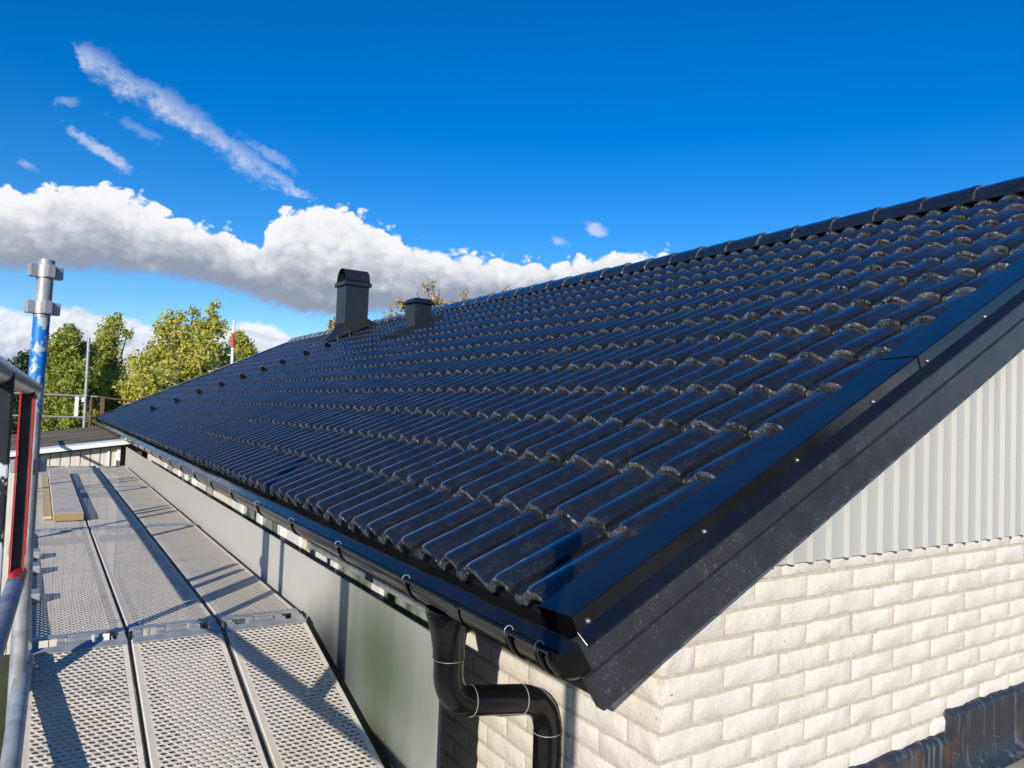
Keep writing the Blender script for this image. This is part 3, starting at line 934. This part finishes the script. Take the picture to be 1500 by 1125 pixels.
for (xx, yy_) in ((4.20, 12.05), (4.02, 12.75)):
    b_ = MB(); z_ = zr(xx)
    b_.tube([(xx, yy_, z_ - 0.02), (xx, yy_, z_ + 0.10), (xx + 0.02, yy_ + 0.02, z_ + 0.11), (xx + 0.2, yy_ - 0.02, z_ + 0.19), (xx + 0.2, yy_ - 0.02, z_ + 0.06)], 0.009, 8)
    hb(b_, 'step_bracket', M['barge'], parent=cho)

# --- small roof vent
VX0, VX1, VY0, VY1 = 4.095, 4.345, 8.80, 9.10
vt = MB(); vt.box(VX0, VX1, VY0, VY1, 0.9, 1.420)
vto = hb(vt, 'roof_vent', M['navymat'], bevel=0.005)
v2_ = MB()
e = 0.045
v2_.hexa([(VX0 - e, VY0 - e, 1.405), (VX1 + e, VY0 - e, 1.405), (VX1 + e, VY1 + e, 1.405), (VX0 - e, VY1 + e, 1.405),
          (VX0 + .02, VY0 + .02, 1.475), (VX1 - .02, VY0 + .02, 1.475), (VX1 - .02, VY1 - .02, 1.475), (VX0 + .02, VY1 - .02, 1.475)])
hb(v2_, 'vent_cap', M['navymat'], parent=vto, bevel=0.004)
v3 = MB()
s_of = lambda x: (x - EX) / CS
v3.hexa([rp(s_of(3.80), 8.66, -0.02), rp(s_of(4.45), 8.66, -0.02), rp(s_of(4.45), 9.20, -0.02), rp(s_of(3.80), 9.20, -0.02),
         rp(s_of(3.80), 8.70, 0.012), rp(s_of(4.45), 8.72, 0.03), rp(s_of(4.45), 9.18, 0.03), rp(s_of(3.80), 9.18, 0.012)])
hb(v3, 'vent_flashing', M['mattblack'], parent=vto)

# --- roof hooks near the far verge
for px_, py_ in ((1.56, 13.22), (1.87, 12.95), (2.19, 12.85), (2.46, 12.50), (2.74, 12.30), (3.00, 12.05), (3.27, 11.95), (3.60, 11.8), (3.9, 11.65)):
    hk = MB(); s_ = s_of(px_)
    for dy_ in (-0.028, 0.028):
        hk.hexa([rp(s_ - 0.04, py_ + dy_ - 0.012, -0.03), rp(s_ + 0.06, py_ + dy_ - 0.012, -0.03), rp(s_ + 0.06, py_ + dy_ + 0.012, -0.03), rp(s_ - 0.04, py_ + dy_ + 0.012, -0.03),
                 rp(s_ - 0.02, py_ + dy_ - 0.012, 0.05), rp(s_ + 0.0, py_ + dy_ - 0.012, 0.055), rp(s_ + 0.0, py_ + dy_ + 0.012, 0.055), rp(s_ - 0.02, py_ + dy_ + 0.012, 0.05)])
    hk.hexa([rp(s_ - 0.05, py_ - 0.036, 0.0505), rp(s_ + 0.03, py_ - 0.036, 0.056), rp(s_ + 0.03, py_ + 0.036, 0.056), rp(s_ - 0.05, py_ + 0.036, 0.0505),
             rp(s_ - 0.05, py_ - 0.036, 0.060), rp(s_ + 0.03, py_ - 0.036, 0.066), rp(s_ + 0.03, py_ + 0.036, 0.066), rp(s_ - 0.05, py_ + 0.036, 0.060)])
    hb(hk, 'roof_hook', M['blackpipe'])

# ------------------------------------------------------------------ lower flat roof against the gable
fr_ = empty('flat_roof_extension', (4.5, -0.5, GZ), 'low flat roof with black upstand flashing against the gable wall', 'roof')
FO = (4.5, -0.5, GZ)
b_ = MB(); b_.box(2.05, 8.5, -3.5, WY - 0.055, GZ, -1.300); b_.build('roof_surface', M['felt'], fr_, FO)
b_ = MB()
def upstand(x0, x1, zt):
    n = 24
    xs_ = np.linspace(x0, x1, n)
    wv = 0.002 * np.sin(xs_ * 17) + rng.normal(0, 0.0005, n)
    P = np.array([[(x_, WY - 0.004, zt + 0.004 + v_ * 0.4) for x_, v_ in zip(xs_, wv)],
                  [(x_, WY - 0.024, zt - 0.004 + v_ * 0.4) for x_, v_ in zip(xs_, wv)],
                  [(x_, WY - 0.032 + v_, zt - 0.026) for x_, v_ in zip(xs_, wv)],
                  [(x_, WY - 0.030 + v_, zt - 0.12) for x_, v_ in zip(xs_, wv)],
                  [(x_, WY - 0.036 + v_, -1.262) for x_, v_ in zip(xs_, wv)],
                  [(x_, WY - 0.085 + v_, -1.294) for x_, v_ in zip(xs_, wv)]])
    b_.quadgrid(P, 0, True)
upstand(2.05, 2.905, -1.128)
upstand(2.905, 8.4, -1.052)
b_.poly([(2.903, WY - 0.004, -1.05), (2.903, WY - 0.036, -1.06), (2.903, WY - 0.036, -1.26), (2.903, WY - 0.004, -1.26)])
b_.build('wall_flashing', M['flash'], fr_, FO, recalc=True)
for x_ in (2.62, 2.94, 3.25, 3.6):
    b_ = MB(); b_.tube([(x_, WY - 0.03, -1.205), (x_, WY - 0.042, -1.205)], [0.007, 0.005], 8)
    b_.build('screw', M['screw'], fr_, FO)

# ------------------------------------------------------------------ added grey sheet, stands in for a blurred strip between deck and wall
SH0 = (1.04, 1.956, -0.680)
sh = MB()
ny, nz = 60, 10
yv = np.linspace(1.956, 11.4, ny); zv = np.linspace(-2.4, -0.680, nz)
Pa = np.array([[(1.04 + 0.0012 * math.sin(y * 3.1), y, z) for z in zv] for y in yv])
Pb = Pa.copy(); Pb[..., 0] += 0.006
sh.quadgrid(Pa[::-1], 0, True); sh.quadgrid(Pb, 0, True)
sh.quadgrid(np.array([Pa[:, -1], Pb[:, -1]]), 0, False)
sh.quadgrid(np.array([Pb[0], Pa[0]]), 0, False); sh.quadgrid(np.array([Pa[-1], Pb[-1]]), 0, False)
tag(sh.build('blur_stand_in_sheet', M['sheet'], None, SH0), 'smooth grey sheet added in place of a blurred strip between the scaffold deck and the house wall', 'sheet')

# ------------------------------------------------------------------ scaffold
SO = (-0.02, 2.85, GZ)
scaf = empty('scaffold', SO, 'steel scaffold with blue tipped standard and guard rails beside the roof', 'scaffold')


def sb(mb, name, mats, parent=scaf, **k): return mb.build(name, mats, parent, SO, **k)


DECK = -0.90
BAY = 2.57
poles = [0.30 + BAY * i for i in range(6)]


def mat_at(m, z):      # the pole material switches to bare steel below its object origin height
    return m


for i, y in enumerate(poles):
    lean = -0.020
    if i == 1:
        # visible standard: bare steel below, chipped blue paint above, spigot on top
        zsplit = -0.06
        f = lambda z: -0.005 + lean * (z - 0.45) * -1.0
        a = MB(); a.tube([(f(GZ) * 0 - 0.018, y, GZ), (-0.012, y, -0.9), (f(zsplit), y, zsplit)], 0.0242, 20)
        po = sb(a, 'standard', M['galvd'])
        a = MB(); a.tube([(f(zsplit) , y, zsplit + 0.0005), (f(0.22), y, 0.22), (f(0.252), y, 0.252)], 0.0243, 20)
        sb(a, 'painted_sleeve', M['bluepole'], parent=po)
        a = MB(); a.tube([(f(0.2525), y, 0.2525), (f(0.445), y, 0.445)], 0.0243, 20)
        sb(a, 'spigot', M['galv'], parent=po)
        for z in (0.285, 0.405, -0.235):
            cxx = f(z)
            rsz = MB()
            rsz.tube([(cxx, y, z - 0.020), (cxx, y, z + 0.020)], 0.030, 18)
            for t in range(4):
                t_ = math.radians(90 * t + 20)
                ux, uy = math.cos(t_), math.sin(t_); vx, vy = -uy, ux
                r0, r1, hw = 0.027, 0.050, 0.013
                c_ = [(cxx + ux * r + vx * s_, y + uy * r + vy * s_) for r, s_ in ((r0, -hw), (r1, -hw), (r1, hw), (r0, hw))]
                rsz.hexa([(a_, b2, z - 0.021) for a_, b2 in c_] + [(a_, b2, z + 0.021) for a_, b2 in c_])
            sb(rsz, 'rosette', M['galv'], parent=po, bevel=0.003)
    else:
        ztop = 0.45 if i == 0 else -0.33
        px0 = -0.085 if i == 0 else -0.02
        if i == 0: y = 0.225
        a = MB(); a.tube([(px0, y, GZ), (px0, y, ztop)], 0.0242, 14)
        po = sb(a, 'standard', M['galvd'])
        if i == 0:
            for z in (0.405, 0.285):
                rsz = MB(); rsz.tube([(px0, y, z - 0.02), (px0, y, z + 0.02)], 0.045, 8)
                sb(rsz, 'rosette', M['galv'], parent=po)
    # inner standard on the wall side, below the deck
    a = MB(); a.tube([(0.95, y, GZ), (0.95, y, DECK - 0.16 - (0.75 if i == 0 else 0))], 0.0242, 12)
    sb(a, 'standard', M['galvd'])
    # transom
    zt = DECK - 0.075 - (0.74 if i == 0 else 0)
    a = MB(); a.tube([(-0.02, y + 0.31, zt), (0.995, y + 0.31, zt)], 0.0242, 12)
    sb(a, 'transom', M['galvd'])
# guard rails: near pair as tubes, far bays too
a = MB(); a.tube([(-0.116, 0.2, 0.062), (-0.020, 2.80, 0.017)], 0.0235, 18)
sb(a, 'top_rail', M['alu'])
a = MB(); a.tube([(-0.115, 0.2, -0.52), (-0.030, 2.40, -0.52)], 0.0215, 16)
mr = sb(a, 'mid_rail', M['bluegrey'])
a = MB(); a.tube([(-0.0298, 2.405, -0.52), (-0.025, 2.56, -0.52)], 0.0222, 16)
sb(a, 'red_band', M['red'], parent=mr)
a = MB(); a.tube([(-0.040, 2.90, -0.52), (-0.040, 13.2, -0.52)], 0.0215, 12)
sb(a, 'mid_rail', M['galvd'])
# deck-edge ledger
a = MB(); a.tube([(-0.045, 0.6, -1.230), (-0.020, 2.10, -1.025), (0.004, 3.02, -0.900)], 0.0245, 18)
lg = sb(a, 'ledger', M['galvd'])
a = MB(); a.tube([(0.002, 2.93, -0.9149), (0.0035, 3.00, -0.9033)], 0.029, 18)
sb(a, 'coupler', M['galvd'], parent=lg)
a = MB(); a.tube([(0.0, 3.06, -0.880), (-0.02, 5.6, -0.900)], 0.0245, 14)
sb(a, 'ledger', M['galv'])
for y0_ in (3.75, 4.35, 4.75):
    a = MB(); a.box(-0.012, 0.048, y0_, y0_ + 0.10, -0.895, -0.855)
    sb(a, 'deck_lock', M['galvd'], bevel=0.004)


def post(y, x, wx, wy, flange, web, name, z0=-0.52, z1=0.03):
    """upright channel hung between the two rails, open side to the camera"""
    a = MB()
    a.box(x - wx / 2 + 0.004, x + wx / 2 - 0.004, y + wy - 0.004, y + wy, z0, z1)
    o = sb(a, name, web)
    a = MB()
    for x0_ in (x - wx / 2, x + wx / 2 - 0.0035): a.box(x0_, x0_ + 0.0035, y + 0.004, y + wy, z0, z1)
    sb(a, 'side_plate', web, parent=o)
    a = MB()
    for x0_ in (x - wx / 2 - 0.0005, x + wx / 2 - 0.004): a.box(x0_, x0_ + 0.0045, y, y + 0.0038, z0, z1)
    sb(a, 'flange', flange, parent=o)
    return o


post(2.50, -0.030, 0.036, 0.03, M['red'], M['darkch'], 'red_edged_post', -0.515, 0.012)
post(2.78, -0.022, 0.030, 0.03, M['galvd'], M['darkch'], 'grey_post', -0.515, 0.004)
a = MB(); a.box(-0.100, -0.040, 1.58, 1.62, -0.515, 0.040); sb(a, 'black_post', M['splat'], bevel=0.004)
for yb_ in (3.05, 3.20, 4.6, 5.62, 5.77, 7.2, 8.2, 8.35, 9.8, 10.8, 10.95):
    a = MB(); a.box(-0.058, -0.022, yb_, yb_ + 0.03, -0.515, -0.33)
    sb(a, 'guard_post', M['galvd'])

# planks
NEAR_TILT = math.radians(15.5)


def make_plank(L, near=False):
    Wd = 0.320
    top = MB()
    ny_ = 40
    ys_ = np.linspace(0, L, ny_)
    xsec = [0.0, 0.004, 0.02, 0.30, 0.316, 0.32]
    zsec = [-0.004, 0.0, -0.0015, -0.0015, 0.0, -0.004]
    P = np.array([[(x_, y_, z_) for x_, z_ in zip(xsec, zsec)] for y_ in ys_])
    top.quadgrid(P[::-1], 0, False)
    surf = top
    sides = MB()
    for x0_, x1_ in ((0.0, 0.004), (0.316, 0.32)): sides.box(x0_, x1_, 0, L, -0.062, -0.0045)
    for x0_, x1_ in ((0.0045, 0.03), (0.29, 0.3155)): sides.box(x0_, x1_, 0, L, -0.062, -0.058)
    ends, ends2 = MB(), MB()
    for e_, y0_, y1_ in ((ends, -0.004, 0.034), (ends2, L - 0.034, L + 0.004)):
        e_.box(0.003, 0.317, y0_, y1_, -0.0005, 0.006)
    for e_, y0_ in ((ends, -0.030), (ends2, L + 0.004)):
        for x0_ in (0.012, 0.095, 0.215, 0.288): e_.box(x0_, x0_ + 0.026, y0_, y0_ + 0.026, -0.050, 0.007)
        e_.box(0.125, 0.205, y0_ + 0.006, y0_ + 0.020, -0.03, 0.0035)
    return surf, sides, ends, ends2


Lp = BAY - 0.062
proto = {}
cols = [(0.006, 'outer', 'beside the guard rail'), (0.338, 'middle', 'between its two neighbours'), (0.676, 'inner', 'beside the added grey sheet')]
bays = [(None, 'nearest, sloping', 0), (3.16 + 0.033, 'second', 1), (3.16 + BAY + 0.033, 'third', 2), (3.16 + 2 * BAY + 0.033, 'farthest', 3)]
first = None
for yb_, bname, bi in bays:
    for ci, (cx, cname, cdesc) in enumerate(cols):
        lab = {0: 'perforated steel plank in the nearest sloping bay, ', 1: 'perforated steel plank just beyond the nearest hooked joint, ',
               2: 'perforated steel plank in the third bay, ', 3: 'perforated steel plank in the farthest bay, '}[bi] + cdesc
        if first is None:
            s_, sd_, en_, en2 = make_plank(Lp)
            root = bpy.data.objects.new('scaffold_plank', None); COL.objects.link(root); root.empty_display_size = 0.1
            kids = [s_.build('walking_surface', M['perf'], root), sd_.build('side_rail', M['galvd'], root), en_.build('end_bar', M['galv'], root), en2.build('end_bar', M['galv'], root)]
            first = (root, kids)
        else:
            root = first[0].copy(); COL.objects.link(root)
            for kd in first[1]:
                c_ = kd.copy(); COL.objects.link(c_); c_.parent = root
        if yb_ is None:
            root.rotation_euler = (NEAR_TILT, 0, 0)
            L = Lp + 0.03
            root.location = (cx, 3.13 - L * math.cos(NEAR_TILT), DECK - L * math.sin(NEAR_TILT))
        else:
            root.rotation_euler = (0, 0, 0)
            root.location = (cx, yb_, DECK - 0.001 * ci)
        tag(root, lab, 'scaffold plank', 'perforated steel planks of the scaffold deck')
# last short bay up to the wall uses the same planks cut by distance: boards on the far deck end
for ci, (cx, cname, cdesc) in enumerate(cols):
    pass

# timber lying on the deck
tb = MB(); tb.box(0.125, 0.312, 6.10, 9.75, DECK + 0.008, DECK + 0.060)
o = tb.build('timber_board', [M['wood'], M['endgrain']], None, (0.125, 6.10, DECK + 0.008), bevel=0.003)
for p in o.data.polygons:
    if abs(p.normal.y) > 0.9: p.material_index = 1
tag(o, 'weathered grey timber board with fresh cut end lying on the deck', 'timber board')
tb = MB(); tb.box(0.062, 0.118, 6.20, 9.45, DECK + 0.008, DECK + 0.030)
tag(tb.build('timber_batten', M['yellowwood'], None, (0.062, 6.20, DECK + 0.008), bevel=0.002), 'narrow yellow pine batten lying left of the grey board on the deck', 'timber batten')

# ------------------------------------------------------------------ neighbouring low building at the far end
NO = (0.0, 12.1, GZ)
nb_ = empty('garage', NO, 'low pale boarded outbuilding with brown flat roof and white edge trim', 'outbuilding')
zf = lambda x, y: -0.765 + 0.132 * x + (y - 12.0) * 0.004
a = MB()
x = -3.0
while x < 1.02:
    w_ = min(0.112, 1.03 - x)
    a.hexa([(x, 12.10, GZ), (x + w_, 12.10, GZ), (x + w_, 12.16, GZ), (x, 12.16, GZ),
            (x, 12.10, zf(x, 12) - 0.085), (x + w_, 12.10, zf(x + w_, 12) - 0.085), (x + w_, 12.16, zf(x + w_, 12) - 0.085), (x, 12.16, zf(x, 12) - 0.085)])
    x += 0.122
a.build('board_cladding', M['boards'], nb_, NO, bevel=0.003)
a = MB(); a.hexa([(-3, 12.161, GZ), (1.32, 12.161, GZ), (1.32, 17, GZ), (-3, 17, GZ), (-3, 12.161, zf(-3, 12) - 0.055), (1.32, 12.161, zf(1.32, 12) - 0.055), (1.32, 17, zf(1.32, 17) - 0.055), (-3, 17, zf(-3, 17) - 0.055)])
a.build('wall', M['brown'], nb_, NO)
a = MB(); a.hexa([(-3.1, 11.98, zf(-3.1, 12) - 0.07), (1.38, 11.98, zf(1.38, 12) - 0.07), (1.38, 17.2, zf(1.38, 17.2) - 0.07), (-3.1, 17.2, zf(-3.1, 17.2) - 0.07),
                  (-3.1, 11.98, zf(-3.1, 12)), (1.38, 11.98, zf(1.38, 12)), (1.38, 17.2, zf(1.38, 17.2)), (-3.1, 17.2, zf(-3.1, 17.2))])
a.build('roof', M['felt2'], nb_, NO)
a = MB(); a.hexa([(-3.1, 11.945, zf(-3.1, 12) - 0.055), (1.20, 11.945, zf(1.20, 12) - 0.055), (1.20, 11.978, zf(1.20, 12) - 0.055), (-3.1, 11.978, zf(-3.1, 12) - 0.055),
                  (-3.1, 11.945, zf(-3.1, 12) + 0.004), (1.20, 11.945, zf(1.20, 12) + 0.004), (1.20, 12.25, zf(1.20, 12) + 0.012), (-3.1, 12.25, zf(-3.1, 12) + 0.012)])
a.build('edge_trim', M['whitep'], nb_, NO)
a = MB(); a.box(0.98, 1.03, 12.06, 12.099, GZ, zf(1.0, 12) - 0.09); a.box(0.87, 0.895, 12.07, 12.099, -1.0, zf(0.9, 12) - 0.13)
a.build('corner_board', M['whitep'], nb_, NO)

# ------------------------------------------------------------------ far scaffold rails and poles
FR = (0.8, 19.0, GZ)
fs = empty('far_scaffold', FR, 'distant scaffold rails and tall grey pole in front of the green trees', 'scaffold')
a = MB(); a.tube([(-1.8, 19, 0.01), (1.10, 19, -0.005)], 0.022, 8); a.tube([(-1.8, 19, -0.475), (0.84, 19, -0.48)], 0.022, 8)
a.build('rail', M['galv'], fs, FR)
a = MB(); a.tube([(1.10, 19.02, -0.005), (1.95, 19.02, -0.10)], 0.022, 8); a.tube([(0.98, 18.98, GZ), (0.98, 18.98, -0.02)], 0.03, 8)
a.box(1.16, 1.24, 18.97, 19.05, GZ, -0.03)
a.build('rusty_rail', M['rust'], fs, FR)
a = MB(); a.tube([(1.95, 19.02, -0.10), (2.35, 19.02, -0.13)], 0.026, 8); a.build('red_clamp', M['red'], fs, FR)
a = MB(); a.tube([(0.88, 18.95, GZ), (0.855, 18.95, 1.31)], 0.033, 10)
for z in (-0.5, 0.0, 0.5, 1.0): a.tube([(0.87, 18.95, z), (0.87, 18.95, z + 0.03)], 0.05, 8)
a.build('tall_pole', M['galv'], fs, FR)
a = MB(); a.box(0.66, 0.735, 18.99, 19.01, -0.475, -0.02); a.box(0.785, 0.855, 18.90, 18.94, -0.14, -0.03)
a.build('rail_post', M['whitep'], fs, FR)
MO = (3.96, 19.0, GZ)
ms = empty('pole_with_red_band', MO, 'white scaffold pole with a red band rising behind the far verge', 'pole')
a = MB(); a.tube([(3.97, 19, GZ), (3.955, 19, 1.345)], 0.036, 10); a.tube([(3.955, 19, 1.7), (3.95, 19, 2.02)], 0.026, 10)
a.tube([(3.84, 19, 1.15), (3.97, 19, 1.15)], 0.016, 6)
a.build('pole', M['whitep'], ms, MO)
a = MB(); a.tube([(3.955, 19, 1.3455), (3.953, 19, 1.6995)], 0.042, 10); a.build('red_band', M['red'], ms, MO)

# ------------------------------------------------------------------ trees


def tree(name, base, clumps, nleaf, size, leafmat, label, group=None, twigs=30, trunk_r=0.16, needle=False):
    bx, by = base
    O = (bx, by, GZ)
    root = empty(name, O, label, 'tree', group)
    C = np.array([c[:3] for c in clumps], float); Rr = np.array([c[3] for c in clumps], float)
    lo = C[:, 2].min()
    t = MB()
    topz = C[:, 2].mean()
    zs = np.linspace(GZ, topz, 8)
    cx, cy = C[:, 0].mean(), C[:, 1].mean()
    path = [(bx + (cx - bx) * (i / 7) + math.sin(i * 1.3) * 0.1, by + (cy - by) * (i / 7), z) for i, z in enumerate(zs)]
    t.tube(path, [trunk_r * (1 - 0.11 * i) for i in range(8)], 9)
    for c_, r_ in zip(C, Rr):
        k = int(np.clip(np.searchsorted(zs, c_[2] - r_ * 1.2) - 1, 0, 6))
        p0 = Vector(path[k]); p3 = Vector(c_)
        mid = (p0 + p3) / 2 + Vector((0, 0, -0.15 * r_))
        t.tube([p0, mid, p3], [trunk_r * 0.42, trunk_r * 0.25, trunk_r * 0.10], 6)
        for j in range(5):
            d = Vector(rng.normal(0, 1, 3)); d.z = abs(d.z); d.normalize()
            t.tube([p3 - d * r_ * 0.1, p3 + d * r_ * 0.9], [trunk_r * 0.09, trunk_r * 0.03], 5)
    t.build('trunk', M['bark'], root, O)
    w_ = Rr ** 2 / np.sum(Rr ** 2)
    # leaf sprigs: small groups of leaves round sprig centres, sprigs fill clump shells
    nsp = max(nleaf // 9, 1)
    idx = rng.choice(len(C), nsp, p=w_)
    d = rng.normal(0, 1, (nsp, 3)); d /= np.linalg.norm(d, axis=1)[:, None]
    rad = rng.random(nsp) ** 0.45 * (0.85 + 0.35 * rng.random(nsp))
    sp = C[idx] + d * (rad * Rr[idx])[:, None] * np.array((1, 1, 0.95))
    lv = np.repeat(sp, 9, 0) + rng.normal(0, size * 1.15, (nsp * 9, 3))
    n = len(lv)
    a_ = rng.normal(0, 1, (n, 3)); a_ /= np.linalg.norm(a_, axis=1)[:, None]
    b2 = rng.normal(0, 1, (n, 3)); b2 -= a_ * np.sum(a_ * b2, 1)[:, None]; b2 /= np.linalg.norm(b2, axis=1)[:, None]
    sz = size * (0.6 + 0.8 * rng.random(n))[:, None]
    asp = 0.22 if needle else 0.55
    q0 = lv - a_ * sz; q1 = lv + b2 * sz * asp; q2 = lv + a_ * sz; q3 = lv - b2 * sz * asp
    V = np.stack([q0, q1, q2, q3], 1).reshape(-1, 3) - np.array(O)
    me = bpy.data.meshes.new('crown')
    me.vertices.add(len(V)); me.vertices.foreach_set('co', V.ravel())
    me.loops.add(n * 4); me.loops.foreach_set('vertex_index', np.arange(n * 4, dtype=np.int32))
    me.polygons.add(n); me.polygons.foreach_set('loop_start', np.arange(0, n * 4, 4, dtype=np.int32))
    me.update(calc_edges=True)
    me.materials.append(leafmat)
    o = bpy.data.objects.new('crown', me); COL.objects.link(o); o.parent = root
    return root


def clump(px, py, Y, rpx, dY=0.0):
    x, y, z = ray(px, py, 1, Y + dY)
    return (x, y, z, rpx / FPX * Y * 0.93)


YT = 34.0
TG = 'trees beyond the far end of the house'
def base(px, Y): p = ray(px, 590, 1, Y); return (p[0], p[1])


tree('broadleaf_tree', base(100, YT), [clump(100, 492, YT, 15), clump(88, 515, YT, 22), clump(112, 520, YT, 22, 1), clump(80, 545, YT, 24, .5), clump(105, 555, YT, 28, -1),
     clump(125, 570, YT, 26), clump(85, 585, YT, 28, 1), clump(115, 605, YT, 28), clump(75, 610, YT, 22, 1), clump(97, 478, YT, 6)], 15000, 0.075, M['leafg'],
     'green leafy tree rising right behind the blue scaffold pole', TG)
Y2 = 37.0
tree('broadleaf_tree', base(165, Y2), [clump(168, 474, Y2, 11), clump(160, 495, Y2, 17), clump(186, 490, Y2, 9), clump(172, 463, Y2, 4), clump(148, 520, Y2, 22), clump(160, 540, Y2, 22, 1), clump(150, 565, Y2, 26), clump(175, 570, Y2, 24, -1),
     clump(185, 595, Y2, 28), clump(150, 600, Y2, 28), clump(140, 625, Y2, 22)], 13000, 0.076, M['leafm'],
     'mid green tree with a forked thin top left of the yellow tree', TG)
Y3 = 33.0
tree('yellowing_tree', base(265, Y3), [clump(255, 470, Y3, 16), clump(240, 485, Y3, 15), clump(313, 458, Y3, 9), clump(316, 446, Y3, 5), clump(295, 480, Y3, 20), clump(318, 480, Y3, 16), clump(270, 500, Y3, 24),
     clump(235, 520, Y3, 24, .5), clump(300, 515, Y3, 26, -.5), clump(205, 535, Y3, 20), clump(265, 540, Y3, 28), clump(225, 560, Y3, 26, -1), clump(195, 570, Y3, 18), clump(325, 520, Y3, 20, 1),
     clump(300, 550, Y3, 26), clump(240, 585, Y3, 26), clump(205, 592, Y3, 20), clump(283, 457, Y3, 6)], 15500, 0.072, M['leafy'],
     'large autumn tree with yellow green leaves above the far roof edge', TG)
Y4 = 38.0
tree('broadleaf_tree', base(358, Y4), [clump(352, 502, Y4, 12), clump(362, 515, Y4, 14), clump(345, 525, Y4, 14), clump(372, 528, Y4, 10), clump(355, 540, Y4, 20), clump(385, 545, Y4, 12), clump(351, 490, Y4, 5)], 9000, 0.075, M['leafm'],
     'small green tree just right of the pole with red band', TG)
Y5 = 60.0
tree('dark_tree', base(38, Y5), [clump(40, 525, Y5, 10), clump(28, 540, Y5, 15), clump(48, 545, Y5, 14), clump(30, 565, Y5, 22), clump(52, 575, Y5, 22), clump(10, 560, Y5, 14), clump(0, 575, Y5, 20), clump(30, 600, Y5, 30), clump(60, 610, Y5, 30)], 9000, 0.15, M['leafd'],
     'dark green tree far off left of the blue scaffold pole', TG)
# leafless-looking crown right of the small tree
# golden tree behind the ridge
Y6 = 16.5
def tw(px, py, r): return clump(px, py, Y6, r)
tree('golden_tree', base(640, Y6), [tw(580, 441, 4), tw(588, 446, 4), tw(595, 452, 4), tw(603, 458, 5), tw(611, 430, 2.5), tw(625, 419, 4), tw(634, 421, 4), tw(643, 425, 3.5), tw(634, 440, 7), tw(642, 446, 8), tw(652, 450, 6), tw(665, 448, 7),
     tw(672, 446, 5), tw(683, 432, 4), tw(681, 440, 3.5), tw(645, 470, 18), tw(610, 475, 16), tw(570, 464, 5), tw(564, 465, 4), tw(748, 424, 3), tw(746, 419, 2), tw(700, 455, 8), tw(580, 466, 3)], 1500, 0.05, M['leafo'],
     'golden brown leafy branches showing above the ridge behind the small vent', None, trunk_r=0.10)
Y7 = 20.0
tree('bare_tree', base(488, Y7), [clump(489, 474, Y7, 3), clump(486, 480, Y7, 4), clump(484, 469, Y7, 1.5), clump(492, 488, Y7, 8), clump(470, 500, Y7, 10)], 500, 0.06, M['leafo'],
     'few brown leaved twigs left of the tall dark chimney', None, trunk_r=0.08)
# hedge far off, closes the horizon at left
hp = []
for i in range(26):
    hp.append((-34 + i * 4.2 + rng.normal(0, 1), 74 + rng.normal(0, 2), -0.9 + rng.normal(0, 0.7), 3.0 + rng.random()))
tree('distant_woodland', (6, 76), hp, 16000, 0.22, M['leafd'], 'far belt of dark trees closing the horizon behind the others', None, trunk_r=0.2)

# garden shrubs below the scaffold at left
for i, (sx, sy) in enumerate(((-0.75, 4.6), (-0.55, 2.6))):
    O = (sx, sy, GZ)
    cl_ = [(sx + rng.normal(0, .25), sy + rng.normal(0, .4), GZ + 0.5 + rng.random() * 1.1, 0.38) for _ in range(9)]
    tree('garden_shrub', (sx, sy), cl_, 3500, 0.035, M['leafm'], ('leafy green shrub below the left edge of the scaffold, ' + ('farther one', 'nearer one')[i]), 'shrubs below the scaffold', trunk_r=0.03)
for o in COL.objects:
    if o.name.startswith('garden_shrub'): o['category'] = 'shrub'
    if o.name.startswith('distant_woodland'): o['category'] = 'woodland'
